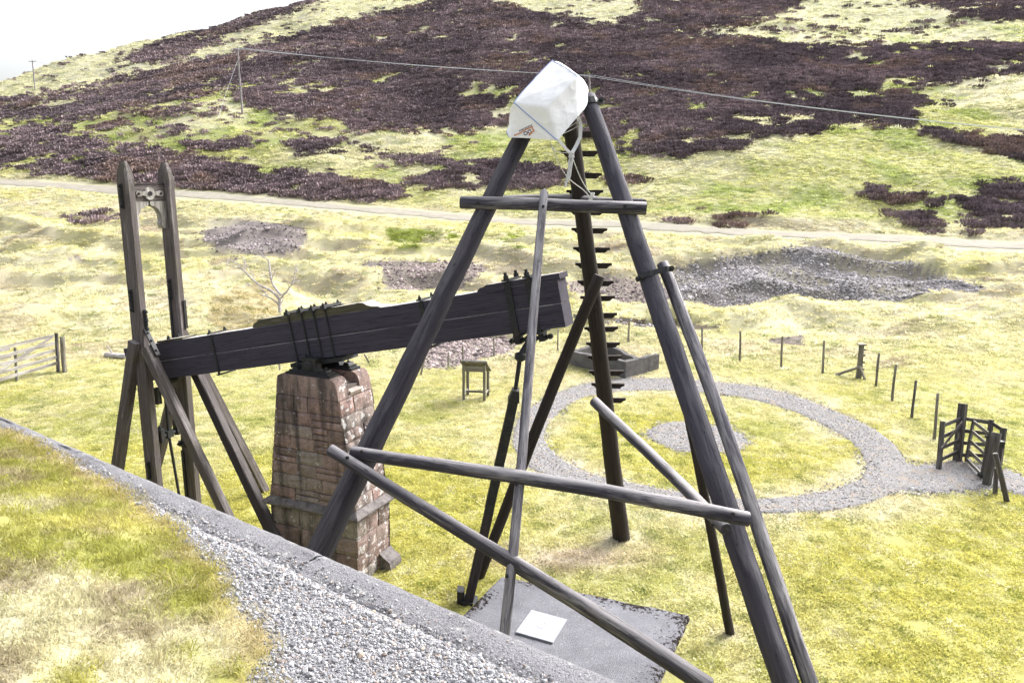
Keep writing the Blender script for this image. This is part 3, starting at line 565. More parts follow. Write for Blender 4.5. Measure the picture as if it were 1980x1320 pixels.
def block(z0, z1, face, f0, f1, proud, rs):
    # face 0:-v 1:+u 2:+v 3:-u ; f0..f1 fraction of the face
    def P(f, z, out):
        a, d = half(z); q = 2*f-1
        if face == 0: s, t = q*a, -d-out
        elif face == 2: s, t = -q*a, d+out
        elif face == 1: s, t = a+out, q*d
        else: s, t = -a-out, -q*d
        return eng(PS+s, PT+t, z)
    n = 4; vs = []; W = (2*half((z0+z1)/2)[0 if face in (0, 2) else 1]); g = .013/W; gz = .013; ex = .5*(proud+.01)/W
    e0 = f0-(ex if f0 <= 0 else -g*.5); e1 = f1+(ex if f1 >= 1 else -g*.5)
    for i in range(n+1):
        for j in range(n+1):
            f = e0+(e1-e0)*i/n; z = z0+gz*.5+(z1-z0-gz)*j/n; edge = i in (0, n) or j in (0, n)
            o = proud-.016+rs.uniform(-.003, .003) if edge else proud+rs.uniform(-.008, .012)
            vs.append(P(f+(rs.uniform(-.1, .1)*(e1-e0)/n if not edge else 0), z, o))
    fs = [(i*(n+1)+j, (i+1)*(n+1)+j, (i+1)*(n+1)+j+1, i*(n+1)+j+1) for i in range(n) for j in range(n)]
    rim = [i*(n+1) for i in range(n+1)]+[n*(n+1)+j for j in range(1, n+1)]+[i*(n+1)+n for i in range(n-1, -1, -1)]+[j for j in range(n-1, 0, -1)]
    k = len(vs); m = len(rim)
    for r_ in rim:
        i, j = divmod(r_, n+1); f = e0+(e1-e0)*i/n; f = min(max(f, .02), .98); z = z0+gz*.5+(z1-z0-gz)*j/n; vs.append(P(f, z, -.05))
    fs += [(rim[i], rim[(i+1) % m], k+(i+1) % m, k+i) for i in range(m)]
    bb = MB(); bb.add(vs, fs); bb.build('stone_block', M['sandstone'], pil)
rs = random.Random(11)
courses = [(-.05, .22), (.22, .50), (.50, .82), (.82, 1.17)] + [(1.33, 1.55), (1.55, 1.80), (1.80, 2.02), (2.02, 2.27), (2.27, 2.50), (2.50, 2.72), (2.72, 2.96), (2.96, 3.24)]
for ci, (z0, z1) in enumerate(courses):
    for face in range(4):
        n = (3 if face in (0, 2) else 2) + (rs.random() < .45)*(1 if z0 < 3 else 0)
        cuts = [0]+sorted(min(.95, max(.05, (i+1)/n+rs.uniform(-.3, .3)/n)) for i in range(n-1))+[1]
        for f0, f1 in zip(cuts[:-1], cuts[1:]):
            if face == 0 and 4 <= ci < 11 and rs.random() < .25 and z1-z0 > .2:
                zm = z0+(z1-z0)*rs.uniform(.42, .58); block(z0, zm, face, f0, f1, rs.uniform(.004, .022), rs); block(zm, z1, face, f0, f1, rs.uniform(.004, .022), rs)
            else: block(z0, z1, face, f0, f1, rs.uniform(.006, .026), rs)
# moulded ledge
lb = MB(); prof = [(1.15, -.01), (1.175, .03), (1.20, .05), (1.205, .10), (1.24, .115), (1.27, .10), (1.30, .06), (1.34, .0)]
vs = []; N = 14
ring = []
for sx0, sy0, sx1, sy1 in ((-1, -1, 1, -1), (1, -1, 1, 1), (1, 1, -1, 1), (-1, 1, -1, -1)):
    for k in range(N): ring.append((sx0+(sx1-sx0)*k/N, sy0+(sy1-sy0)*k/N))
for z, o in prof:
    for x, y in ring: vs.append(eng(PS+x*(.915+o)+rs.uniform(-.006, .006), PT+y*(.49+o)+rs.uniform(-.006, .006), z+rs.uniform(-.005, .005)))
m = len(ring); fs = [(i*m+k, i*m+(k+1) % m, (i+1)*m+(k+1) % m, (i+1)*m+k) for i in range(len(prof)-1) for k in range(m)]+[tuple(range(m)), tuple((len(prof)-1)*m+k for k in range(m))]
lb.add(vs, fs); lb.build('ledge', M['ledge'], pil, True)
# the two shoulders, the metal covered channel between them, foot stone
a, d = half(3.4)
for sg, t0_, t1_ in ((-1, -d-.012, -.16), (1, .16, d+.012)):
    outl = [(-a-.03, 3.245), (a+.03, 3.245), (a-.01, 3.46), (a-.05, 3.55), (a-.12, 3.595), (-a+.10, 3.60), (-a+.02, 3.56), (-a-.005, 3.47)]
    bb = MB(); bb.prism([(s, z-3.4) for s, z in outl], eng(PS, PT, 3.4), U, ZZ, Vv, t0_, t1_); bb.build('shoulder_stone', M['sandstone'], pil)
bb = MB(); bb.prism([(-a-.02, 3.43), (-a-.02, 3.45), (-.1, 3.56), (.1, 3.56), (a+.04, 3.34), (a+.05, 3.32), (a+.02, 3.25), (-a, 3.25)], eng(PS, PT, 0), U, ZZ, Vv, -.158, .158); bb.build('channel_sheet', M['lead'], pil)
bb = MB(); bb.prism([(0, .30), (.08, .22), (.20, .16), (.22, .08), (.21, -.05), (0, -.05)], eng(PS+.93, PT, 0), U, ZZ, Vv, .14, .50); bb.build('foot_stone', M['ledge'], pil)
# bearings
for t_, nm in ((-.31, 'near'), (.31, 'far')):
    o = eng(PS, PT+t_, 3.6); bb = MB()
    bb.box(o+ZZ*.012, (U, Vv, ZZ), (.46, .13, .022), .0); bb.box(o+ZZ*.05, (U, Vv, ZZ), (.40, .10, .022))
    pl = bb.build('bearing_plate', M['iron'], pil)
    bb = MB()
    bb.prism([(-.17, .065), (.17, .065), (.15, .12), (.13, .26), (-.13, .26), (-.15, .12)], o, U, ZZ, Vv, -.075, .075)
    bb.box(o+ZZ*.275, (U, Vv, ZZ), (.15, .085, .018)); bb.lathe(o+ZZ*.17-Vv*.095, Vv, [(.05, 0), (.085, .012), (.085, .16)], 16)
    for x in (-.11, .11): nut(bb, o+U*x+ZZ*.29, ZZ, .026, .03, .03)
    for x in (-.30, .30): bb.prism([(x-.07, .07), (x+.07, .07), (x+.05, .11), (x-.03, .125)], o, U, ZZ, Vv, -.07, .07); nut(bb, o+U*x+ZZ*.118, ZZ, .022, .022, .02)
    nest(bb.build('bearing_block', M['iron'], pil), pl)

# ------------------------------------------------------------------ the rocking beam
TILT = R(11.379); BX_ = math.cos(TILT)*U+math.sin(TILT)*ZZ; BH = -math.sin(TILT)*U+math.cos(TILT)*ZZ
BO = onface(1093.5, 632); BW = .34
def bm_(s, t, h): return BO+BX_*s+Vv*t+BH*h
def s_at(px, h=.35):
    base = BO+BH*h-CC; k = (px-990)/FPX; return -(base[0]-k*(base@FW))/(BX_[0]-k*(BX_@FW))
SL = s_at(243, .5)
beam = thing('rocking_beam', bm_(s_at(600), BW/2, 0), 'long dark timber rocking beam balanced on the stone pillar', 'beam')
def along(s0, s1, t0_, t1_, h0, h1, name, mat, ch=.01, jit=.003):
    return timber(name, bm_(s0, (t0_+t1_)/2, (h0+h1)/2), bm_(s1, (t0_+t1_)/2, (h0+h1)/2), t1_-t0_, h1-h0, Vv, mat, beam, ch, jit)
sm = s_at(905)
along(SL, 0, 0, BW, 0, .352, 'lower_timber', M['wood_beam'], .006)
along(SL, 0, 0.003, BW-.003, .356, .70, 'upper_timber', M['wood_beam'], .006)
# packing pieces with shaped ends on top
def packing(px0, px1, h, mat, curl0, curl1, name='packing_piece'):
    s0, s1 = s_at(px0, .72), s_at(px1, .72); n = 5; o = bm_(s0, 0, .702); L = s1-s0
    out = [(0, 0)]
    out += [(.02*L, h*.35), (.05*L, h*.6), (.085*L, h*.72), (.11*L, h)] if curl0 else [(0, h)]
    out += [(L-.30, h), (L-.24, h*1.05), (L-.18, h*.95), (L-.13, h*.55), (L-.08, h*.30), (L-.02, h*.18), (L, 0)] if curl1 else [(L, h), (L, 0)]
    bb = MB(); bb.prism(out, (0, 0, 0), (0, 0, 1), (0, 1, 0), (1, 0, 0), .002, BW-.002); me = bb.mesh(name, mat)
    x = Vv; z = BX_; ob = place(me, name, o, z, x, beam); return ob
def packing2(px0, px1, h, mat, curl0, curl1, name='packing_piece'):
    s0, s1 = s_at(px0, .72), s_at(px1, .72); o = bm_(s0, 0, .702); L = s1-s0; out = [(0, 0)]
    out += [(.02, h*.40), (.06, h*.62), (.12, h*.72), (.17, h)] if curl0 else [(0, h)]
    out += [(L-.52, h), (L-.42, h*1.05), (L-.33, h*.95), (L-.25, h*.55), (L-.16, h*.30), (L-.05, h*.2), (L, 0)] if curl1 else [(L, h), (L, 0)]
    y_ = np.cross(BX_, Vv)                                          # own y axis of place(): z x x
    sg = 1 if y_@BH > 0 else -1
    n = len(out); vs = [(t, sg*q, p) for t in (.002, BW-.002) for p, q in out]
    bb = MB(); bb.add(vs, [tuple(range(n-1, -1, -1)), tuple(range(n, 2*n))]+[(i, (i+1) % n, n+(i+1) % n, n+i) for i in range(n)])
    return place(bb.mesh(name, mat), name, o, BX_, Vv, beam)
packing2(488, 735, .125, M['wood_packing'], True, True)
packing2(922, 1082, .082, M['wood_beam'], True, False)
bb = packing2(303, 352, .035, M['wood_packing'], False, False)
# straps
def strap(px, w, topn, name='strap', thick=.012, h1=.70, wide=False):
    s = s_at(px, .5); bb = MB()
    for t_ in (-thick/2-.002, BW+thick/2+.002): bb.box(bm_(s, t_, (h1-.06)/2), (Vv, BX_, BH), (thick/2, w/2, (h1+.06)/2))
    bb.box(bm_(s, BW/2, -.045), (BX_, BH, Vv), (w/2, .012, BW/2+.04))
    o = bb.build(name, M['iron'], beam)
    tb = MB(); tb.box(bm_(s, BW/2, h1+.022), (BX_, BH, Vv), (w*.62, .014, BW/2+.055))
    for t_ in (-.015, BW+.015): nut(tb, bm_(s, t_, h1+.03), BH, .028*(1.6 if wide else 1), .035*(1.7 if wide else 1), .03*(1.5 if wide else 1))
    nest(tb.build('strap_clamp', M['iron'], beam), o); return o
strap(412, .05, 2); strap(818, .075, 2)
strap(987, .105, 2, h1=.785, wide=True, thick=.02); strap(1027, .105, 2, h1=.785, wide=True, thick=.02)
s0 = s_at(322, .7); tb = MB(); tb.box(bm_(s0, BW/2-.02, .725), (BX_, BH, Vv), (.03, .014, BW/2)); nut(tb, bm_(s0-.02, .08, .73), BH, .035, .05, .03); nut(tb, bm_(s0+.02, .27, .73), BH, .035, .05, .03); tb.build('strap_clamp', M['iron'], beam)
hc = .70+.125
for i, px in enumerate((558, 583, 606, 629)):
    s = s_at(px, .8); sb = s; bb = MB()
    for t_ in (-.016, BW+.016): bb.tube([bm_(s, t_, -.06), bm_(s, t_, hc+.05)], .014, 8)
    bb.build('tie_rod', M['iron'], beam)
    tb = MB(); tb.box(bm_(s, BW/2, hc+.03), (BX_, BH, Vv), (.042, .03, BW/2+.06))
    for t_ in (-.03, BW+.03): nut(tb, bm_(s, t_, hc+.055), BH, .026, .03, .02)
    tb.build('cross_bar', M['iron'], beam)
sa, sb = s_at(552, .8), s_at(638, .8)
tb = MB()
for t_ in (.03, BW/2, BW-.03): tb.box(bm_((sa+sb)/2, t_, hc+.012), (Vv, BH, BX_), (.022, .01, (sb-sa)/2+.04))
tb.build('top_plate', M['iron'], beam)
tb = MB(); tb.box(bm_((sa+sb)/2, BW/2, -.05), (Vv, BH, BX_), (BW/2+.05, .035, (sb-sa)/2+.08)); tb.build('saddle_plate', M['iron'], beam)
ax = eng(PS, PT, 3.6+.17); tb = MB(); tb.tube([ax-Vv*.34, ax+Vv*.34], .05, 12); tb.build('trunnion', M['iron'], beam)

# ------------------------------------------------------------------ pump rod hanging from the beam's end
top = bm_((s_at(987)+s_at(1027))/2, BW/2, -.13); foot = atz(905, 1163, .02)
rod = thing('pump_rod', foot, 'black iron and timber pump rod hanging from the beam end', 'pump rod')
bb = MB(); bb.tube([top-BX_*.28, top+BX_*.28], .035, 12)
for k in (-.2, .2): bb.box(top+BX_*k+BH*.03, (BX_, Vv, BH), (.045, .07, .085))
for k in (-.3, .3): nut(bb, top+BX_*k, BX_*np.sign(k), .045, .04, .02)
bb.lathe(top-Vv*.1, Vv, [(.06, 0), (.075, .02), (.075, .18), (.06, .2)], 14); bb.build('shackle', M['iron'], rod)
q1 = dep(1006, 688, 11.62); q2 = dep(995, 765, 11.75); q3 = dep(953, 990, 12.3)
q0 = top
bb = MB(); bb.tube([q0, q1], [.055, .05], 8); bb.lathe(q1, (q2-q1), [(.05, -.05), (.085, -.03), (.085, .05), (.045, .08)], 12); bb.tube([q1, q2], [.038, .03], 10); bb.build('iron_rod', M['iron'], rod)
timber('timber_rod', q2+(foot-q2)*.02, foot-ZZ*.05, .145, .145, np.array([1., 0, 0]), M['wood_brace_dark'], rod, .012)
dr = (foot-q2)/np.linalg.norm(foot-q2)
for nm in range(1):
    x_ = np.array([1., 0, 0]); x_ = x_-dr*(x_@dr); x_ /= np.linalg.norm(x_); y_ = np.cross(dr, x_); y_ = -y_ if y_[1] > 0 else y_
    bb = MB(); L = np.linalg.norm(q3-q2)
    for yy in (.085, -.085): bb.box(q2+dr*L*.5+y_*yy, (x_, y_, dr), (.07, .012, L*.5), .008)
    bb.prism([(-.05, -.09), (.05, -.09), (.09, .09), (-.09, .09)], q2-dr*.02, x_, dr, y_, -.09, .09)
    for k in range(6): nut(bb, q2+dr*L*(.1+.16*k)+y_*.097, y_, .02, .016, .012)
    bb.build('iron_plate', M['iron'], rod)
bb = MB(); bb.box(foot+ZZ*.1-x_*.12, (x_, y_, ZZ), (.06, .09, .11), .02); bb.box(foot+ZZ*.03+x_*.02, (x_, y_, ZZ), (.14, .12, .03)); bb.build('foot_shoe', M['iron'], rod)

# ------------------------------------------------------------------ the guide frame at the far end of the beam
SN = -12.40
def fr(s, t, z): return eng(SN+s, t, z)
frame = thing('guide_frame', fr(.12, .1, 0), 'tall twin post timber guide frame with braces and carved lintel', 'frame')
PWU, PWV = .29, .16
def post(t0_, name):
    n = 16; L = 7.17; b_ = MB(); vs = []; zs = [0]+[L*.93*i/n for i in range(1, n+1)]; ch = .02
    def ringv(z, x, y, sh=0):
        return [(p+random.uniform(-.002, .002), q+random.uniform(-.002, .002), z) for p, q in [(-x+ch, -y), (x-ch, -y), (x, -y+ch), (x, y-ch), (x-ch, y), (-x+ch, y), (-x, y-ch), (-x, -y+ch)]]
    for z in zs: vs += ringv(z, PWU/2, PWV/2)
    for f, w in ((.955, .90), (.975, .70), (.99, .42), (1.0, .2)): vs += ringv(L*f, PWU/2*w+.02, PWV/2*(.35+.65*w)+.005)
    m = len(vs)//8; fs = [(i*8+k, i*8+(k+1) % 8, (i+1)*8+(k+1) % 8, (i+1)*8+k) for i in range(m-1) for k in range(8)]+[tuple(range(7, -1, -1)), tuple((m-1)*8+k for k in range(8))]
    b_.add(vs, fs); return place(b_.mesh(name, M['wood_frame']), name, fr(PWU/2, t0_+PWV/2, 0), ZZ, U, frame)
TN, TF = -.37, .53
post(TN, 'post'); post(TF, 'post')
# lintel, carving, brackets under it
zl = 6.60
lin = timber('lintel', fr(.10, TN+PWV-.02, zl), fr(.10, TF+.02, zl), .16, .30, U, M['wood_frame'], frame, .012)
bb = MB(); bb.box(fr(.10, (TN+PWV+TF)/2, zl+.165), (U, ZZ, Vv), (.09, .012, (TF-TN-PWV)/2)); nest(bb.build('lintel_cap', M['wood_brace_dark'], frame), lin)
def arc(cx, cy, r, a0, a1, n): return [(cx+r*math.cos(R(a0+(a1-a0)*i/n)), cy+r*math.sin(R(a0+(a1-a0)*i/n))) for i in range(n+1)]
cv = arc(-.25, 0, .055, 60, 300, 8)+[(-.14, -.03), (-.09, -.05)]+arc(0, 0, .115, 215, 325, 8)+[(.09, -.05), (.14, -.03)]+arc(.25, 0, .055, -120, 120, 8)+[(.14, .03), (.09, .05)]+arc(0, 0, .115, 35, 145, 8)+[(-.09, .05), (-.14, .03)]
mid = fr(.18, (TN+PWV+TF)/2, zl-.01)
bb = MB(); bb.prism(cv, mid, Vv, ZZ, U, .001, .035); cvo = nest(bb.build('carved_ornament', M['wood_gate'], frame), lin)
for q_, r_ in ((0, .045), (.25, .025), (-.25, .025)):
    bb = MB(); bb.lathe(mid+Vv*q_, U, [(r_, .03), (r_, .05), (r_*.62, .05), (r_*.62, .04)], 16); nest(bb.build('carved_ring', M['wood_brace_dark'], frame), lin)
hw = (TF-TN-PWV)/2
for sg in (-1, 1):
    out = [(hw, 0), (hw, -.52), (hw-.10, -.50), (hw-.13, -.42), (hw-.10, -.36), (hw-.12, -.24), (hw-.18, -.14), (hw-.28, -.085), (.05, -.09), (.02, -.05), (.02, 0)]
    bb = MB(); bb.prism([(p*sg, q) for p, q in out], fr(.10, (TN+PWV+TF)/2, zl-.152), Vv, ZZ, U, -.055, .075); bb.build('arch_bracket', M['wood_gate'], frame)
# braces
def brace(px0, py0, t0_, dirn, foot_d, h, w, mat, tt=0, z_end=-.1):
    p = onface(px0, py0, t0_); q = p+dirn*foot_d; q = np.array([q[0], q[1], z_end]); return timber('brace', p, q, w, h, np.cross(q-p, dirn), mat, frame, .014)
brace(262, 660, TN-.02, -U, 1.30, .20, .18, M['wood_frame'])
brace(283, 672, TN+.02, U, 2.15, .18, .17, M['wood_frame'])
p = fr(.1, TF+.1, 3.2); timber('brace', p, np.array([*(p-U*1.45)[:2], -.1]), .18, .18, Vv, M['wood_frame'], frame)
p = fr(PWU-.05, TF+.08, 3.62); qq = dep(527, 1030, 13.9); qq = p+(qq-p)*(p[2]/(p[2]-qq[2])); timber('brace', p, qq, .16, .20, Vv, M['wood_brace_dark'], frame, .014)
p = fr(.12, TF+PWV-.02, 3.9); qq = atz(513, 952, -.05); timber('brace', p, qq, .17, .19, U, M['wood_frame'], frame, .014)
# ironwork on the posts
def knob_plate(c, ax_, up_, L, name='bracket'):
    ax_ = np.asarray(ax_); sd = np.cross(ax_, up_); bb = MB(); bb.box(c+ax_*.012, (sd, ax_, up_), (.032, .014, L/2), .01)
    bb.box(c+ax_*.03, (sd, ax_, up_), (.022, .022, L*.28), .01)
    for k in (-.4, 0, .4): nut(bb, c+up_*L*k+ax_*.02, ax_, .034, .028, .018)
    return bb.build(name, M['iron'], frame)
knob_plate(fr(.13, TN, 6.55), -Vv, ZZ, .44); knob_plate(fr(.12, TN, 4.65), -Vv, ZZ, .42); knob_plate(fr(.14, TN, 1.35), -Vv, ZZ, .34)
knob_plate(fr(PWU, TN+.10, 4.28), U, ZZ, .40); knob_plate(fr(.11, TF, 4.75), -Vv, ZZ, .40)
bb = MB(); bb.box(fr(.08, TF-.01, 4.1), (U, Vv, ZZ), (.02, .015, .6)); bb.box(fr(PWU+.012, TF+.13, 4.25), (U, Vv, ZZ), (.012, .03, .28)); bb.build('iron_strip', M['iron'], frame)
pb = fr(PWU+.02, TN+.08, 4.10); db = np.array([*(U*2.15)[:2], -3.9]); db /= np.linalg.norm(db)
bb = MB(); bb.box(pb+db*.25, (np.cross(db, Vv), Vv, db), (.014, .045, .27))
for k in (.06, .22, .42): nut(bb, pb+db*k+np.cross(Vv, db)*.01*-1, -np.cross(db, Vv) if (np.cross(db, Vv)[2] < 0) else np.cross(db, Vv), .026, .02, .012)
bb.build('knee_strap', M['iron'], frame)
bb = MB()
for z in (1.55, 1.62): bb.box(fr(PWU/2-.02, TF+.09, z), (U, Vv, ZZ), (PWU/2+.02, PWV/2+.03, .02))
nut(bb, fr(.03, TF-.03, 1.60), -Vv, .035, .05, .03); nut(bb, fr(.16, TF-.03, 1.60), -Vv, .035, .05, .03); bb.box(fr(.05, TF-.012, .9), (U, Vv, ZZ), (.035, .014, .55)); bb.build('post_clamp', M['iron'], frame)
# the connecting rod inside the frame
cr = thing('connecting_rod', fr(.30, .17, 0), 'thin black connecting rod with clamp between the guide posts', 'rod')
r0 = onface(318, 742, .10); r1 = onface(326, 838, .13); r2 = onface(347, 960, .16); r2 = r1+(r2-r1)*(r1[2]/(r1[2]-r2[2]))
bb = MB(); bb.tube([r0+ZZ*.25, r0, r1], [.05, .034, .03], 10); bb.tube([r1, r2], [.028, .026], 10); bb.build('rod', M['iron'], cr)
bb = MB(); bb.lathe(r1-Vv*.26, Vv, [(.07, 0), (.07, .1), (.05, .1), (.05, .42), (.08, .42), (.08, .52)], 12); bb.box(r1-Vv*.2+ZZ*.02, (U, Vv, ZZ), (.085, .06, .13), .02); bb.box(r1+Vv*.22+ZZ*.08, (U, Vv, ZZ), (.07, .06, .15), .02); bb.box(r1, (U, Vv, ZZ), (.06, .09, .07), .02); nut(bb, r1-Vv*.2+ZZ*.15, ZZ, .04, .04, .03); bb.build('crosshead', M['iron'], cr)
bb = MB(); e = onface(330, 730, .17); bb.box(e, (U, Vv, ZZ), (.10, .12, .09), .02); nut(bb, e-Vv*.13, -Vv, .06, .05, .03); nut(bb, e+U*.1, U, .05, .05, .03); bb.box(onface(305, 765, 0.0), (U, Vv, ZZ), (.05, .06, .16), .015); bb.build('end_clevis', M['iron'], cr)

# ------------------------------------------------------------------ the tripod over the shaft
def ext(p, q, z): return p+(q-p)*((z-p[2])/(q[2]-p[2]))
L1, L2 = dep(1010, 262, 11.4), dep(634, 1034, 9.9); Lb = ext(L1, L2, -.3); Lt = L1+(L1-L2)/np.linalg.norm(L1-L2)*.75
R1, R2 = dep(1140, 200, 11.4), dep(1513, 1300, 9.2); Rb = ext(R1, R2, -.3); Rt = R1+(R1-R2)/np.linalg.norm(R1-R2)*.12
B1, B2 = dep(1104, 240, 12.0), atz(1203, 1042); Bb = ext(B1, B2, -.3); Bt = B1+(B1-B2)/np.linalg.norm(B1-B2)*.35
tri = thing('timber_tripod', (.8, 10.5, 0), 'tall dark timber tripod of round poles over the shaft', 'tripod')
log('leg', Lb, Lt, .19, .128, M['wood_leg'], tri, 28); log('leg', Rb, Rt, .165, .115, M['wood_leg_grey'], tri, 28, bend=.006); log('leg', Bb, Bt, .175, .115, M['wood_backleg'], tri, 28)
log('rail', dep(890, 393, 11.02), dep(1250, 401, 10.75), .088, .095, M['wood_pole'], tri)                 # upper front
log('rail', dep(930, 388, 11.35), dep(1150, 385, 12.75), .075, .075, M['wood_pole'], tri)                 # upper left to back
log('rail', dep(1095, 384, 12.72), dep(1245, 396, 11.15), .075, .075, M['wood_pole'], tri)                # upper back to right
log('rail', dep(680, 870, 9.75), dep(1448, 1002, 9.25), .083, .087, M['wood_pole'], tri)                  # lower front
log('brace', dep(640, 864, 9.70), dep(1370, 1330, 8.9), .078, .105, M['wood_pole'], tri)                  # low diagonal
log('brace', dep(1150, 774, 13.3), dep(1405, 1025, 9.55), .085, .085, M['wood_pole'], tri)                # right side diagonal
log('brace', dep(1160, 533, 12.45), atz(921, 1122, -.05), .095, .085, M['wood_backleg'], tri)             # back diagonal
p, q = dep(1057, 366, 10.80), dep(974, 1200, 9.15); q = ext(p, q, -.1)
log('pole', q, p+(p-q)/np.linalg.norm(p-q)*.02, .072, .058, M['wood_pole_pale'], tri, 12, cham=.05)
p, q = dep(1279, 510, 10.80), dep(1572, 1320, 9.15); log('pole', ext(p, q, -.2), p, .10, .078, M['wood_pole_pale'], tri)
p, q = dep(1312, 715, 10.9), atz(1413, 1223); log('prop', ext(p, q, -.1), p, .072, .06, M['wood_backleg'], tri)
# iron bands
bc_ = dep(1256, 545, 10.85); dirl = (Rb-Rt)/np.linalg.norm(Rb-Rt); sx = np.array([1., 0, 0]); sx = sx-dirl*(sx@dirl); sx /= np.linalg.norm(sx); sy = np.cross(dirl, sx); sy = sy if sy[1] < 0 else -sy
bb = MB()
def band(pts, w, th, axis):
    b_ = MB(); axis = np.asarray(axis, float); n = len(pts); vs = []
    for i, p in enumerate(pts):
        d = np.asarray(pts[min(i+1, n-1)])-np.asarray(pts[max(i-1, 0)]); d = d/np.linalg.norm(d); nrm = np.cross(d, axis); nrm /= np.linalg.norm(nrm)
        for x, y in ((-th, -w), (th, -w), (th, w), (-th, w)): vs.append(np.asarray(p)+nrm*x+axis*y)
    b_.add(vs, [(i*4+k, i*4+(k+1) % 4, (i+1)*4+(k+1) % 4, (i+1)*4+k) for i in range(n-1) for k in range(4)]+[(3, 2, 1, 0), tuple((n-1)*4+k for k in range(4))]); return b_
pt_r = lambda f: Rt+(Rb-Rt)*f
fband = np.clip(((bc_-Rt)@(Rb-Rt))/((Rb-Rt)@(Rb-Rt)), 0, 1); cR = pt_r(fband)
arcp = [cR+sx*(-.175)+sy*.02]+[cR+sx*.138*math.cos(R(a))+sy*.142*math.sin(R(a)) for a in (165, 140, 115, 90, 70)]+[cR+sx*.16+sy*.142, cR+sx*.24+sy*.15, cR+sx*.30+sy*.10, cR+sx*.335+sy*.09]
bb = band(arcp, .036, .007, dirl+sx*-.35); nut(bb, cR-sx*.16+sy*.025, sy, .035, .03, .02); nut(bb, cR+sx*.315+sy*.1, sy, .035, .03, .02); bb.build('iron_band', M['iron'], tri)
cT = Rt+dirl*.14; bb = band([cT+sx*(-.16)+sy*.05]+[cT+sx*.125*math.cos(R(a))+sy*.125*math.sin(R(a)) for a in (150, 120, 90, 60, 30, 10)]+[cT+sx*.2], .05, .008, dirl); nut(bb, cT+sx*.17+sy*.03, sy, .04, .04, .02); bb.build('iron_band', M['iron'], tri)
# bolts where poles cross
for px, py, Z in ((924, 393, 10.92), (1208, 399, 10.68), (1050, 400, 10.68), (700, 872, 9.64), (1416, 992, 9.16), (998, 935, 9.5), (672, 884, 9.58), (980, 1112, 9.2), (1376, 1013, 9.6)):
    bb = MB(); nut(bb, dep(px, py, Z), -FW, .022, .04, .015); bb.build('bolt', M['iron'], tri)
# ladder rungs on the back leg
ring = [268, 308, 348, 384, 420, 458, 493, 526, 558, 590, 621, 650, 678, 706, 733, 760, 786]
dB = (Bb-Bt)/np.linalg.norm(Bb-Bt)
for i, y in enumerate(ring):
    # where the leg's axis meets this height of the sight
    lo, hi = 0., 1.
    for _ in range(40):
        mid_ = (lo+hi)/2; w = Bt+(Bb-Bt)*mid_; yy = proj(w[0], w[1], w[2])[1]
        if yy < y: lo = mid_
        else: hi = mid_
    c = Bt+(Bb-Bt)*lo; rr = .115+.06*lo; bk = np.cross(np.array([1., 0, 0]), dB); bk = bk if bk[1] > 0 else -bk; bk /= np.linalg.norm(bk)
    c = c+bk*(rr+.02)+np.array([.085, 0, .04+.02*(i % 2)]); hw_ = .305+random.uniform(-.012, .012); th = .045
    xa = np.array([1., random.uniform(-.05, .05), random.uniform(-.03, .02)]); xa /= np.linalg.norm(xa)
    out = [(-hw_, th), (hw_, th), (hw_, .005), (hw_-.04, -.002), (hw_-.075, -th*.8), (hw_-.09, -th), (-hw_+.09, -th), (-hw_+.075, -th*.8), (-hw_+.04, -.002), (-hw_, .005)]
    bb = MB(); bb.prism(out, c, xa, ZZ, np.cross(xa, ZZ)*-1, -.03, .03); bb.build('rung', M['wood_backleg'], tri)

# ------------------------------------------------------------------ bag tied over the head of the tripod
bag = thing('bulk_bag', dep(1075, 200, 11.5), 'white woven bulk bag with blue seams tied over the tripod head', 'bag')
bo = np.array(bag.location)
NP = {'A': (1068, 116, 11.5), 'B': (993, 198, 10.95), 'C': (1119, 147, 11.0), 'D': (1151, 190, 11.25), 'E': (1078, 272, 10.9), 'F': (971, 248, 11.15), 'G': (986, 266, 11.1), 'H': (1040, 268, 10.98),
      'A2': (1100, 124, 12.0), 'D2': (1140, 165, 12.2), 'B2': (1030, 165, 12.2), 'F2': (985, 235, 12.1), 'E2': (1085, 262, 12.35), 'D3': (1120, 222, 11.0), 'K': (1140, 160, 11.3), 'F3': (974, 225, 11.2), 'M1': (1058, 206, 10.80), 'M2': (1112, 196, 11.02), 'N1': (1010, 236, 10.98)}
V3 = {k: dep(*p) for k, p in NP.items()}
faces = [('B', 'E', 'M1'), ('E', 'D3', 'M2', 'M1'), ('M1', 'M2', 'C'), ('B', 'M1', 'C'), ('C', 'M2', 'D', 'K'), ('M2', 'D3', 'D'), ('A', 'B', 'C'), ('A', 'C', 'K', 'A2'), ('B', 'F3', 'F', 'N1'), ('F', 'G', 'N1'), ('N1', 'G', 'H'), ('B', 'N1', 'H', 'E'), ('A', 'B2', 'F3', 'B'), ('A', 'A2', 'D2', 'B2'), ('K', 'D', 'D2', 'A2'), ('B2', 'D2', 'E2', 'F2'), ('B2', 'F2', 'F', 'F3'), ('F', 'F2', 'E2', 'G'), ('D', 'D3', 'E2', 'D2')]
bm = bmesh.new(); vm = {k: bm.verts.new(tuple(p-bo)) for k, p in V3.items()}
for f in faces:
    try: bm.faces.new([vm[k] for k in f])
    except ValueError: pass
bmesh.ops.recalc_face_normals(bm, faces=bm.faces); bmesh.ops.triangulate(bm, faces=[f for f in bm.faces if len(f.verts) > 4])
cr_ = bm.edges.layers.float.new('crease_edge')
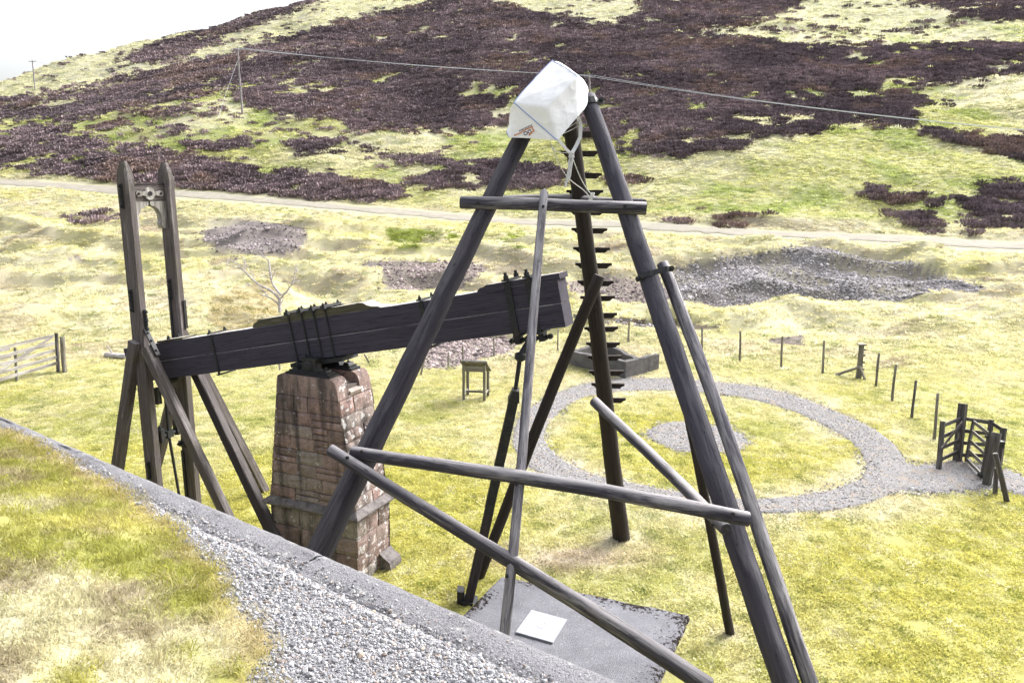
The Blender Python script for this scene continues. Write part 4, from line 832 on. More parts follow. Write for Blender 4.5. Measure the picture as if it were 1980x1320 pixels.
for e in bm.edges:
    ks = {k for k in vm if vm[k] in e.verts}
    if ks in ({'B', 'E'}, {'B', 'C'}, {'A', 'B'}, {'A', 'C'}, {'B', 'F3'}, {'A', 'A2'}, {'F', 'G'}): e[cr_] = 1.0
    elif ks in ({'M1', 'C'}, {'B', 'M1'}, {'M2', 'C'}, {'B', 'N1'}, {'E', 'M1'}): e[cr_] = .55
    elif ks in ({'E', 'D3'}, {'D3', 'D'}, {'E', 'H'}, {'G', 'H'}): e[cr_] = .9
me = bpy.data.meshes.new('bag_cloth'); bm.to_mesh(me); bm.free(); me.materials.append(M['bag'])
bagm = link('bag_cloth', me, bag)
sub = bagm.modifiers.new('sub', 'SUBSURF'); sub.levels = sub.render_levels = 5; sub.subdivision_type = 'CATMULL_CLARK'
tx = bpy.data.textures.new('crumple', 'CLOUDS'); tx.noise_scale = .5; tx.noise_depth = 1
dm = bagm.modifiers.new('crumple', 'DISPLACE'); dm.texture = tx; dm.strength = .035; dm.mid_level = .5; dm.texture_coords = 'LOCAL'
tx2 = bpy.data.textures.new('crease', 'MUSGRAVE'); tx2.noise_scale = .17; tx2.musgrave_type = 'RIDGED_MULTIFRACTAL'
dm2 = bagm.modifiers.new('crease', 'DISPLACE'); dm2.texture = tx2; dm2.strength = .006; dm2.mid_level = .5; dm2.texture_coords = 'LOCAL'
dg = bpy.context.evaluated_depsgraph_get(); me2 = bpy.data.meshes.new_from_object(bagm.evaluated_get(dg)); bagm.modifiers.clear(); bagm.data = me2; shade(me2, 60)
from mathutils.bvhtree import BVHTree
bt = BVHTree.FromPolygons([v.co[:] for v in me2.vertices], [p.vertices[:] for p in me2.polygons])
def on_bag(px, py, off=.006):
    o = Vector(tuple(CC-bo)); d = Vector(tuple(ray(px, py))).normalized(); h = bt.ray_cast(o, d)
    if h[0] is None: h = bt.find_nearest(Vector(tuple(dep(px, py, 11.0)-bo)))
    return np.array(h[0])+bo+np.array(h[1])*off
def near_bag(k0, k1, n):
    out = []
    for i in range(n+1):
        p = V3[k0]+(V3[k1]-V3[k0])*i/n; h = bt.find_nearest(Vector(tuple(p-bo))); out.append(np.array(h[0])+bo+np.array(h[1])*.004)
    return out
for a_, b_ in (('B', 'E'), ('A', 'C'), ('A', 'B'), ('C', 'K'), ('F', 'G')):
    bb = MB(); bb.tube(near_bag(a_, b_, 14), .0045 if (a_, b_) != ('B', 'E') else .008, 6); nest(bb.build('seam', M['blue_seam'], bag), bagm)
# printed lettering, upside down as the bag hangs
def flat_text(s, px, py, size, rot, mat):
    cu = bpy.data.curves.new('print', 'FONT'); cu.body = s; cu.size = 1; cu.align_x = 'CENTER'; cu.align_y = 'CENTER'; cu.offset = .02
    to = bpy.data.objects.new('print', cu); COL.objects.link(to); me = bpy.data.meshes.new_from_object(to.evaluated_get(bpy.context.evaluated_depsgraph_get())); bpy.data.objects.remove(to)
    vs = []
    for v in me.vertices:
        x, y = v.co.x*size, -v.co.y*size; x, y = x*math.cos(rot)-y*math.sin(rot), x*math.sin(rot)+y*math.cos(rot); vs.append(tuple(on_bag(px+x, py+y)-bo))
    for v, c in zip(me.vertices, vs): v.co = c
    me.materials.clear(); me.materials.append(mat); return nest(link('printed_letters', me, bag), bagm)
flat_text('DO', 1020, 256, 10.5, math.pi-.42, M['ink'])
def ink_line(pts, w, mat, name='printed_line'):
    bb = MB(); bb.tube([on_bag(*p, .003) for p in pts], w, 5); nest(bb.build(name, mat, bag), bagm)
ink_line([(994, 262), (1003, 259), (1018, 250), (1031, 245)], .008, M['orange_ink']); ink_line([(1023, 262), (1027, 257), (1033, 253), (1029, 248)], .011, M['orange_ink'])
for k in range(9): ink_line([(1004+k*2.9, 254.5-k*1.35), (1005.3+k*2.9, 251.6-k*1.35)], .0055, M['ink'], 'printed_stroke')
# straps and cords
def strip(pts, w, th, name, mat, ax_=(0, 0, 1.)):
    pts = [np.asarray(p, float) for p in pts]; b_ = MB(); n = len(pts); vs = []
    for i, p in enumerate(pts):
        d = pts[min(i+1, n-1)]-pts[max(i-1, 0)]; d /= np.linalg.norm(d); sd = np.cross(d, FW); sd /= np.linalg.norm(sd); nr_ = np.cross(d, sd)
        for x, y in ((-w, -th), (w, -th), (w, th), (-w, th)): vs.append(p+sd*x+nr_*y)
    b_.add(vs, [(i*4+k, i*4+(k+1) % 4, (i+1)*4+(k+1) % 4, (i+1)*4+k) for i in range(n-1) for k in range(4)]+[(3, 2, 1, 0), tuple((n-1)*4+k for k in range(4))]); return b_.build(name, mat, bag)
strip([dep(1076, 266, 10.9), dep(1086, 278, 10.95), dep(1096, 290, 11.1), dep(1103, 296, 11.2)], .022, .004, 'strap', M['strap_white'])
strip([dep(1116, 222, 11.25), dep(1123, 240, 11.3), dep(1122, 265, 11.3), dep(1113, 284, 11.25), dep(1106, 296, 11.2)], .026, .004, 'strap', M['strap_white'])
rope = thing('cord', dep(1105, 320, 11.2), 'knotted pale cord hanging below the white bag', 'cord')
def cord(pts, r, name='cord_strand'): bb = MB(); bb.tube(spline(np.array([dep(*p) for p in pts]), 24), r, 6); bb.build(name, M['rope'], rope)
cord([(1105, 296, 11.2), (1104, 308, 11.15), (1100, 325, 11.15), (1096, 345, 11.15), (1093, 362, 11.15)], .016); cord([(1106, 298, 11.15), (1108, 310, 11.1), (1102, 330, 11.12), (1104, 340, 11.12), (1097, 352, 11.12)], .013)
cord([(1104, 300, 11.15), (1098, 318, 11.12), (1103, 328, 11.12), (1098, 338, 11.1), (1100, 346, 11.1)], .012); cord([(1107, 305, 11.2), (1120, 340, 11.4), (1132, 362, 11.6), (1143, 376, 11.7)], .007)
cord([(1063, 273, 11.1), (1073, 300, 11.15), (1085, 328, 11.3), (1105, 352, 11.5), (1133, 369, 11.7), (1140, 380, 11.7)], .007); cord([(1063, 273, 11.1), (1068, 288, 11.15), (1080, 295, 11.2), (1104, 296, 11.2)], .006)
cord([(1088, 255, 11.1), (1105, 243, 11.3), (1124, 232, 11.2)], .006); cord([(1090, 258, 11.1), (1108, 250, 11.3), (1126, 238, 11.2)], .006)
bb = MB(); bb.lathe(dep(1105, 300, 11.14), (0, .1, -1), [(.02, -.05), (.045, -.03), (.04, 0), (.048, .03), (.02, .06)], 10); bb.build('knot', M['rope'], rope)
bb = MB()
for k in range(2): cc = dep(1138+k*4, 384, 11.62); bb.tube([cc+np.array([math.cos(t)*.03+.02, math.sin(t)*.085, math.cos(t)*.085]) for t in np.linspace(0, 6.283, 18)], .008, 6)
bb.build('loop', M['rope'], rope)

# ------------------------------------------------------------------ slab and cover plate
fl, frr, nr_ = atz(968, 1118)[:2], atz(1338, 1196)[:2], atz(1280, 1322)[:2]; dx = (frr-fl); dy = (nr_-frr)/np.linalg.norm(nr_-frr)*3.3
n1, n2 = 70, 70; f = np.linspace(0, 1, n1)[:, None]; g = np.linspace(0, 1, n2)[None]
wob = lambda t, k: (fbm(t*9, t*0+k, 1, 3)-.5)*.05
QX = fl[0]+dx[0]*f+dy[0]*g+wob(g, 2)*dx[0]/3*(f-.5); QY = fl[1]+dx[1]*f+dy[1]*g+wob(f, 4)*(1-2*g)
QZ = np.full(QX.shape, .075)+(fbm(QX, QY, .3, 3)-.5)*.012; QZ[0] -= .12; QZ[-1] -= .12; QZ[:, 0] -= .12; QZ[:, -1] -= .12
u_ = np.minimum(np.minimum(f, 1-f)*3.3, np.minimum(g, 1-g)*3.3)+0*f*g
slab = link('concrete_slab', grid_mesh('concrete_slab', QX, QY, QZ, M['concrete_slab'], attrs={'moss': np.clip(1-u_/.75, 0, 1)})); tag(slab, 'weathered concrete slab with black moss under the tripod', 'slab')
mp = [atz(1027, 1182, .08), atz(1097, 1199, .08), atz(1068, 1245, .08), atz(998, 1223, .08)]
cover = thing('manhole_cover', sum(mp)/4, 'square pale metal cover plate lying on the concrete slab', 'cover plate')
mc = sum(mp)/4; e1 = (mp[1]-mp[0]+mp[2]-mp[3])/2; e2 = (mp[3]-mp[0]+mp[2]-mp[1])/2; h1_, h2_ = np.linalg.norm(e1)/2, np.linalg.norm(e2)/2; e1 /= 2*h1_; e2 /= 2*h2_
bb = MB(); bb.box(mc+ZZ*.014, (e1, e2, ZZ), (h1_, h2_, .014)); cpl = bb.build('plate', M['plate'], cover)
bb = MB(); bb.tube([mc+e1*.075*math.cos(t)+e2*.075*math.sin(t)+ZZ*.029 for t in np.linspace(0, 6.283, 24)], .003, 6); nest(bb.build('lifting_ring', M['plate'], cover), cpl)


# ------------------------------------------------------------------ notice lectern
lc = thing('lectern', (atz(896, 773)+atz(937, 775))/2, 'wooden information lectern on four legs seen from behind', 'lectern')
a1, a2 = atz(897, 773), atz(937, 775); lx = (a2-a1); lw = np.linalg.norm(lx); lx /= lw; ly = np.array([-lx[1], lx[0], 0]); ly = ly if ly[1] > 0 else -ly
for p, h, k in ((a1, 1.18, 0), (a2, 1.18, 0), (a1+ly*.55, .88, 1), (a2+ly*.55, .88, 1)): timber('leg', p-ZZ*.1, p+ZZ*h, .085, .085, lx, M['wood_fence'], lc)
for p, z in ((a1, .22), (a2, .22)): timber('side_rail', p+ZZ*z, p+ly*.55+ZZ*z, .05, .07, lx, M['wood_fence'], lc)
timber('cross_rail', a1+ZZ*.22+ly*.28, a2+ZZ*.22+ly*.28, .06, .07, ly, M['wood_fence'], lc); timber('cross_rail', a1+ZZ*1.02, a2+ZZ*1.02, .05, .16, ly, M['wood_fence'], lc)
nrm = np.cross(lx, ly*.8-ZZ*.5); nrm /= np.linalg.norm(nrm); nrm = nrm if nrm[2] > 0 else -nrm; dn = (ly*.8-ZZ*.5); dn /= np.linalg.norm(dn)
pc = (a1+a2)/2+ZZ*1.05+ly*.26; bb = MB(); bb.box(pc+nrm*.02, (lx, dn, nrm), (lw/2+.1, .42, .025)); dbo = bb.build('desk_board', M['wood_fence'], lc)
bb = MB(); bb.box(pc+nrm*.06, (lx, dn, nrm), (lw/2+.07, .40, .012)); nest(bb.build('panel', M['panel_board'], lc), dbo)

# ------------------------------------------------------------------ roofless concrete tank
nb, rb, lb_ = atz(1209.5, 732)[:2], atz(1274, 714)[:2], atz(1100, 704)[:2]; bb2 = lb_+(rb-nb)
tank = thing('concrete_tank', (*((rb+lb_)/2), 0), 'low roofless concrete enclosure behind the back leg of the tripod', 'enclosure')
ctr = (rb+lb_)/2
def tank_wall(p, q, h0, h1, th=.2):
    p = np.array([*p, 0.]); q = np.array([*q, 0.]); d = (q-p)/np.linalg.norm(q-p); nI = np.array([-d[1], d[0], 0]); nI = nI if nI[:2]@(ctr-p[:2]) > 0 else -nI; n = 12; L = np.linalg.norm(q-p); vs = []
    for i in range(n+1):
        f = i/n; h = h0+(h1-h0)*f+random.uniform(-.02, .02)
        for o, z in ((0, -.2), (random.uniform(-.01, .01), h), (th, h+random.uniform(-.015, .015)), (th, -.2)): vs.append(p+d*L*f+nI*o+ZZ*z)
    b_ = MB(); b_.add(vs, [(i*4+k, i*4+(k+1) % 4, (i+1)*4+(k+1) % 4, (i+1)*4+k) for i in range(n) for k in range(4)]+[(3, 2, 1, 0), tuple(n*4+k for k in range(4))]); b_.build('tank_wall', M['concrete_wall'], tank)
dlr = (rb-nb)/np.linalg.norm(rb-nb); dnl = (lb_-nb)/np.linalg.norm(lb_-nb)
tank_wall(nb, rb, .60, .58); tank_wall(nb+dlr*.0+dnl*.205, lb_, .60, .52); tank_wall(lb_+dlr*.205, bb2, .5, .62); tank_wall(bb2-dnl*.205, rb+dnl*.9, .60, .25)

# ------------------------------------------------------------------ fences
def gz(p): return float(ground_z(np.array([p[0]]), np.array([p[1]]))[0])
def ground_pt(px, py):
    p = atz(px, py)
    for _ in range(3): p = atz(px, py, gz(p))
    return p
FEN = [((1358, 633), (1357, 689), 'slim fence post nearest the tripod right leg'), ((1432, 640), (1430, 700), 'second slim fence post right of the tripod'), ((1513, 650), (1510, 710), 'third slim fence post right of the tripod, before the low dark bank'),
       ((1594, 658), (1590, 722), 'slim fence post just left of the braced corner post'), ((1700, 683), (1693, 747), 'slim fence post just right of the braced corner post'), ((1732, 704), (1725, 775), 'slim fence post second from the braced corner post'),
       ((1771, 735), (1763, 808), 'dark brown fence post third from the braced corner post'), ((1814, 760), (1806, 849), 'slim fence post beside the small timber gate'), ((1217, 616), (1215, 662), 'slim fence post behind the concrete enclosure'),
       ((1079.5, 636), (1078, 678), 'slim fence post seen under the right end of the beam'), ((955, 653), (955, 689), 'slim fence post beyond the lectern on its right'), ((894.5, 668), (895.5, 697), 'short fence post directly behind the lectern'), ((867, 680), (867, 712), 'short fence post just left of the lectern'),
       ((824, 675), (814, 725), 'leaning thin fence post beside the left leg of the tripod'), ((704, 684), (715, 703), 'leaning short post seen under the middle of the beam'), ((540, 700), (541, 716), 'short post under the beam beside the pillar')]
for i, (t_, b_, lab) in enumerate(FEN):
    p = ground_pt(*b_); q = dep(*t_, float((p-CC)@FW)-.02); r_ = .042 if i < 9 else .036
    o = log('fence_post', p-(q-p)*.1, q, r_, r_*.92, M['wood_fence'] if i != 6 else M['wood_stile'], None, 8); tag(o, lab, 'fence post', 'fence posts round the lawn')
p = ground_pt(1660, 732); q = dep(1666, 667, float((p-CC)@FW)); cp = thing('corner_post', p, 'thick fence corner post with two braces', 'fence post')
log('post', p-ZZ*.1, q, .10, .095, M['wood_fence'], cp, 10); bb = MB(); bb.box(q+ZZ*.02, (np.array([1., 0, 0]), np.array([0, 1., 0]), ZZ), (.13, .12, .025)); bb.build('cap', M['wood_fence'], cp)
log('brace', ground_pt(1615, 725), p+ZZ*.42, .05, .05, M['wood_fence'], cp, 8); log('brace', ground_pt(1673, 735), p+ZZ*.45, .045, .045, M['wood_fence'], cp, 8)
for k in (.35, .6, .85, 1.05): bb = MB(); nut(bb, p+ZZ*k+np.array([.1, -.02, 0]), (1, 0, 0), .03, .05, .02); bb.build('staple', M['iron'], cp)

# small timber gate at the right
kg = thing('kissing_gate', ground_pt(1870, 890), 'dark timber kissing gate pen at the end of the gravel spur', 'gate')
def gp(px, py): return ground_pt(px, py)
def top_of(p, px, py): return dep(px, py, float((p-CC)@FW))
def gpost(b_, t_, r_, nm='post', sq=True):
    p = gp(*b_); q = top_of(p, *t_)
    if sq: timber(nm, p-ZZ*.1, q, r_*2, r_*2, np.array([.8, .6, 0]), M['wood_stile'], kg, .008)
    else: log(nm, p-ZZ*.1, q, r_, r_, M['wood_stile'], kg, 10)
    return p, q
k1 = gpost((1815, 909), (1823, 814), .05); k2 = gpost((1851, 892), (1862, 780), .085); k4 = gpost((1906, 893), (1917, 811), .05); k5 = gpost((1931, 900), (1941, 827), .06); k3 = gpost((1907, 939), (1926.5, 836), .10, sq=False); k6 = gpost((1924.5, 957), (1927, 905), .05, sq=False)
def rails(A_, B_, n, f0, f1, nm='rail', w=.03, h=.09, mat='wood_stile'):
    for i in range(n):
        f = f0+(f1-f0)*i/(n-1) if n > 1 else f0; p = A_[0]+(A_[1]-A_[0])*f; q = B_[0]+(B_[1]-B_[0])*min(f*1.0, .97); timber(nm, p, q, w, h, np.cross(q-p, ZZ), M[mat], kg, .004)
lim = lambda T_, h: (T_[0], T_[0]+(T_[1]-T_[0])*min(1, h/np.linalg.norm(T_[1]-T_[0])))
rails(lim(k1, 1.16), lim(k2, 1.16), 4, .22, .93); rails(lim(k2, 1.16), lim(k4, 1.08), 4, .15, .93); rails(lim(k4, 1.08), lim(k5, 1.0), 3, .3, .93)
timber('diagonal', k1[0]+ZZ*.55, k2[0]+ZZ*1.02, .03, .08, np.cross(k2[0]-k1[0], ZZ), M['wood_stile'], kg)
# swinging leaf
s1 = (gp(1867, 897), None); s1 = (s1[0]+ZZ*.06, top_of(s1[0], 1883, 811)); s2p = gp(1898, 928); s2 = (s2p+ZZ*.05, top_of(s2p, 1914.6, 835))
timber('leaf_stile', s1[0], s1[1], .08, .05, np.array([1., 0, 0]), M['wood_stile'], kg); timber('leaf_stile', s2[0], s2[1], .09, .07, np.array([1., 0, 0]), M['wood_stile'], kg)
rails(s1, s2, 5, .06, .95, 'leaf_bar', .028, .085, 'wood_fence')
p = gp(1947, 970); log('strut', p, top_of(p, 1922, 874)+np.array([0, -.05, 0]), .055, .06, M['wood_stile'], kg, 8)
bb = MB(); bb.box(k3[1]-ZZ*.28+np.array([.12, 0, 0]), (np.array([1., 0, 0]), np.array([0, 1., 0]), ZZ), (.07, .06, .08)); bb.build('latch', M['iron'], kg); bb = MB(); bb.box(s2[1]-ZZ*.12, (np.array([1., 0, 0]), np.array([0, 1., 0]), ZZ), (.08, .06, .03)); bb.build('hinge', M['iron'], kg); bb = MB(); bb.box(s2[0]+ZZ*.08, (np.array([1., 0, 0]), np.array([0, 1., 0]), ZZ), (.08, .06, .04)); bb.build('hinge', M['iron'], kg)

# field gate at the left edge
fg = thing('field_gate', ground_pt(113, 719), 'weathered grey five bar field gate at the left edge', 'gate')
pa = ground_pt(113, 719); ta = top_of(pa, 109, 644); pd_ = ground_pt(33, 737); td_ = top_of(pd_, 29, 672)
timber('stile', pa-ZZ*.0, ta, .10, .09, np.array([1., 0, 0]), M['wood_stile'], fg); timber('stile', pd_, td_, .09, .05, np.array([1., 0, 0]), M['wood_gate'], fg)
gd = pd_-pa; far_ = pa+gd*2.6; far_[2] = gz(far_)
for zf, zn in ((1.33, 1.30), (1.06, 1.02), (.80, .76), (.55, .50), (.33, .26)): timber('bar', pa+ZZ*zf+gd*.01, far_*np.array([1, 1, 0])+ZZ*(pa[2]+zn-.02), .03, .11, np.cross(gd, ZZ), M['wood_gate'], fg, .005)
timber('diagonal', pa+ZZ*1.3+gd*.05+np.array([.03, -.05, 0]), pa+gd*1.7+ZZ*.26+np.array([.03, -.05, 0]), .03, .10, np.cross(gd, ZZ), M['wood_gate'], fg, .005)
timber('stile', far_-ZZ*.05, far_+ZZ*1.35, .09, .09, np.array([1., 0, 0]), M['wood_gate'], fg)
for z in (1.17, .91): timber('board', pa+gd*1.06+ZZ*z, pa+gd*2.55+ZZ*(z-.02), .02, .15, np.cross(gd, ZZ), M['wood_gate'], fg, .004)
p = ground_pt(125, 720); o = log('gate_post', p-ZZ*.1, top_of(p, 120, 651), .085, .08, M['wood_fence'], None, 10); tag(o, 'round weathered post the field gate closes against', 'gate post')
p = ground_pt(205, 690); q = ground_pt(248, 697); lg = thing('fallen_log', p, 'bleached fallen log on the grass left of the guide frame', 'log'); log('trunk', p+ZZ*.1, q+ZZ*.14, .10, .13, M['bark'], lg, 10, lump=.1); log('stub', p+(q-p)*.35+ZZ*.15, p+(q-p)*.1+ZZ*.48, .035, .02, M['bark'], lg, 6)

# ------------------------------------------------------------------ dead tree behind the beam
ZT = 39.5
tree = thing('dead_tree', dep(543, 612, ZT), 'bare bleached dead tree behind the left half of the beam', 'tree')
def tz(x, y): return 440+x/7.767, 470+y/7.767
BR = [([(800, 1130), (790, 1000), (775, 900), (785, 820)], 9, 7), ([(785, 850), (740, 770), (640, 700), (520, 650), (430, 610), (370, 540), (320, 480), (250, 430), (210, 380)], 6.5, 3), ([(210, 380), (150, 310), (60, 265), (20, 240)], 2.6, 1), ([(210, 380), (130, 375), (40, 340), (-20, 335)], 2.4, .9),
      ([(250, 420), (270, 340), (275, 250), (240, 205), (150, 170), (60, 150)], 2.6, 1), ([(420, 600), (400, 510), (350, 430), (290, 330)], 2.2, .9), ([(800, 780), (740, 710), (690, 640), (650, 560), (640, 500), (650, 430), (620, 340), (620, 260)], 6, 2.8), ([(620, 260), (560, 200), (500, 160), (450, 85)], 2.4, .9), ([(620, 280), (540, 210), (450, 165), (390, 130)], 1.8, .8),
      ([(640, 520), (540, 515), (480, 495), (410, 490)], 2.4, 1), ([(660, 560), (690, 500), (660, 450)], 2.2, 1.2), ([(810, 820), (830, 770), (890, 740), (920, 680), (950, 635), (1000, 580), (995, 480), (1010, 410), (1040, 350), (1020, 310)], 5, 1.1), ([(890, 740), (920, 770), (945, 780)], 2, .9), ([(920, 690), (905, 650), (935, 600)], 2, 1), ([(960, 625), (1010, 600), (1060, 585)], 1.8, .8), ([(1000, 460), (1040, 425)], 1.3, .7),
      ([(770, 930), (740, 880), (660, 830), (590, 795), (530, 795), (470, 745)], 4, 1.2), ([(590, 795), (570, 730), (530, 690), (470, 670)], 3, 1.4), ([(370, 650), (340, 635), (310, 640)], 1.4, .8), ([(800, 900), (835, 870), (835, 830)], 2.2, 1)]
for i, (pl, r0_, r1_) in enumerate(BR):
    dz = random.uniform(-.5, .5) if i else 0; n = len(pl)
    pts = np.array([dep(*tz(*p), ZT+dz*k/max(1, n-1)) for k, p in enumerate(pl)]); pts = spline(pts, n*3); rad = np.linspace(r0_, r1_, len(pts))*ZT/1500*.55/1.0*1.15
    rad = rad/1.35
    bb = MB(); bb.tube(pts, list(rad), 7, jit=.08); bb.build('trunk' if i == 0 else 'branch', M['bark'], tree, True)

for i in range(70):
    pl, r0_, r1_ = BR[random.randrange(1, len(BR))]; k = random.randrange(1, len(pl)); x0, y0 = pl[k]; a_ = R(random.uniform(-165, -15)); L = random.uniform(40, 150)
    pts = [(x0, y0)]
    for q_ in range(3): a_ += random.uniform(-.5, .5); pts.append((pts[-1][0]+math.cos(a_)*L/3, pts[-1][1]+math.sin(a_)*L/3))
    dz = random.uniform(-.6, .6); bb = MB(); bb.tube([dep(*tz(*p), ZT+dz*j/3) for j, p in enumerate(pts)], [.016, .012, .009, .004], 5); bb.build('twig', M['bark'], tree)
# ------------------------------------------------------------------ poles and wires
def upole(bpx, tpx, Z, label, arm=True):
    p = dep(*bpx, Z); q = dep(*tpx, Z); g = gz(p); base = np.array([p[0], p[1], min(g, p[2])-.6])
    o = thing('utility_pole', (p[0], p[1], g), label, 'utility pole', 'poles of the overhead line'); log('pole', base, q, .155, .115, M['pole_wood'], o, 10)
    if arm:
        ca = timber('crossarm', q+np.array([-.75, 0, -.25]), q+np.array([.75, .1, -.25]), .10, .12, ZZ, M['pole_wood'], o)
        for x in (-.68, 0, .68): bb = MB(); bb.lathe(q+np.array([x, .05, -.2 if x else 0]), ZZ, [(.03, 0), (.07, .08), (.05, .18), (.02, .22)], 8); nest(bb.build('insulator', M['far_iron'], o), ca)
    return q
P1 = upole((467, 205), (460, 93), 116, 'utility pole standing in the heather left of the tripod')
P0 = upole((70, 190), (62, 117), 172, 'pale utility pole near the skyline at far left')
P2 = upole((1145, 268), (1140, 146), 106, 'utility pole hidden behind the white bag')
P3 = dep(2100, 262, 70)
def wire(p, q, sag, off, label, r_=.027):
    n = 40; pts = [p+(q-p)*i/n+ZZ*(off-4*sag*(i/n)*(1-i/n)) for i in range(n+1)]; b_ = MB(); b_.tube(pts, r_, 5); o = b_.build('power_line', M['wire']); tag(o, label, 'wire', 'wires of the overhead line')
X_ = np.array([1., 0, 0])
wire(P1-X_*.68, P2-X_*.68, .35, -.02, 'left overhead wire from the heather pole to the pole behind the bag'); wire(P1+X_*.68, P2+X_*.68, .5, -.02, 'right overhead wire from the heather pole to the pole behind the bag')
wire(P2-X_*.68, P3-X_*.68, .5, -.02, 'upper overhead wire running right from the bag across the hill'); wire(P2+X_*.68, P3+X_*.68, .6, -.02, 'lower overhead wire running right from the bag across the hill')
wire(P0, P1-X_*.68, 2.6, -.02, 'overhead wire from the skyline pole to the heather pole', .026)
st = thing('stay_wire', dep(420, 228, 112), 'stay wire slanting from the heather pole to the turf', 'wire'); bb = MB(); bb.tube([dep(420, 230, 112), dep(459, 118, 115.6)], .02, 5); bb.build('strand', M['wire'], st); bb = MB(); bb.tube([dep(421, 229, 112), dep(427, 212, 112.3)], .06, 6); bb.build('guard', M['panel_board'], st)

# ------------------------------------------------------------------ uncountable growth and stones: points carrying small meshes
def src(name, build, mat):
    b_ = MB(); tint = build(b_); me = bpy.data.meshes.new(name); me.from_pydata(b_.v, [], b_.f); me.materials.append(mat)
    a = me.attributes.new('tint', 'FLOAT', 'POINT'); a.data.foreach_set('value', np.array(tint, np.float32)); return bpy.data.objects.new(name, me)
def tuft(n, rad, h, w, lean, rs_):
    def f(b_):
        t = []
        for _ in range(n):
            a = rs_.uniform(0, 6.283); r = rad*math.sqrt(rs_.random()); x, y = r*math.cos(a), r*math.sin(a); hh = h*rs_.uniform(.5, 1.15); ld = rs_.uniform(0, 6.283); lx_, ly_ = math.cos(ld)*lean*hh*rs_.uniform(.2, 1), math.sin(ld)*lean*hh*rs_.uniform(.2, 1)
            wd = rs_.uniform(0, 6.283); wx, wy = math.cos(wd)*w, math.sin(wd)*w; k = rs_.random()
            b_.add([(x-wx, y-wy, -.005), (x+wx, y+wy, -.005), (x+lx_*.45+wx*.8, y+ly_*.45+wy*.8, hh*.6), (x+lx_*.45-wx*.8, y+ly_*.45-wy*.8, hh*.6), (x+lx_, y+ly_, hh)], [(0, 1, 2, 3), (3, 2, 4)]); t += [k]*5
        return t
    return f
def rock(rs_, flat=.6):
    def f(b_):
        bm_r = bmesh.new(); bmesh.ops.create_icosphere(bm_r, subdivisions=1, radius=1)
        sx_, sy_ = rs_.uniform(.7, 1.2), rs_.uniform(.6, 1.0)
        b_.add([(v.co.x*sx_*rs_.uniform(.75, 1.15), v.co.y*sy_*rs_.uniform(.75, 1.15), v.co.z*flat*rs_.uniform(.7, 1.1)) for v in bm_r.verts], [tuple(v.index for v in f_.verts) for f_ in bm_r.faces]); n = len(bm_r.verts); bm_r.free(); k = rs_.random(); return [k]*n
    return f
def bush(rs_, n=46):
    def f(b_):
        t = []
        for _ in range(n):
            a = rs_.uniform(0, 6.283); r = math.sqrt(rs_.random()); x, y = r*math.cos(a)*.55, r*math.sin(a)*.55; top_ = (.27*math.sqrt(max(0, 1-r*r))+.08)*rs_.uniform(.55, 1.1)
            wd = rs_.uniform(0, 6.283); w = rs_.uniform(.04, .10); wx, wy = math.cos(wd)*w, math.sin(wd)*w; ox, oy = x*.35+rs_.uniform(-.05, .05), y*.35+rs_.uniform(-.05, .05)
            b_.add([(x-wx*.5, y-wy*.5, -.06), (x+wx*.5, y+wy*.5, -.06), (x+ox+wx, y+oy+wy, top_*.8), (x+ox, y+oy, top_), (x+ox-wx, y+oy-wy, top_*.75)], [(0, 1, 2, 3, 4)]); t += [rs_.random()]*5
        return t
    return f
rs = random.Random(5)
SRC = {'lawn': [src('lawn_tuft', tuft(46, .17, .026, .0085, 2.2, rs), M['blade']) for _ in range(3)], 'tuss': [src('tussock', tuft(40, .30, .09, .018, 1.8, rs), M['blade']) for _ in range(3)],
       'bank': [src('bank_tuft', tuft(80, .075, .014, .0017, 2.0, rs), M['blade']) for _ in range(4)], 'long': [src('long_tuft', tuft(22, .04, .05, .0016, 1.6, rs), M['blade']) for _ in range(2)],
       'heather': [src('heather_bush', bush(rs), M['heather']) for _ in range(4)], 'rock': [src('loose_stone', rock(rs), M['pebble']) for _ in range(6)]}
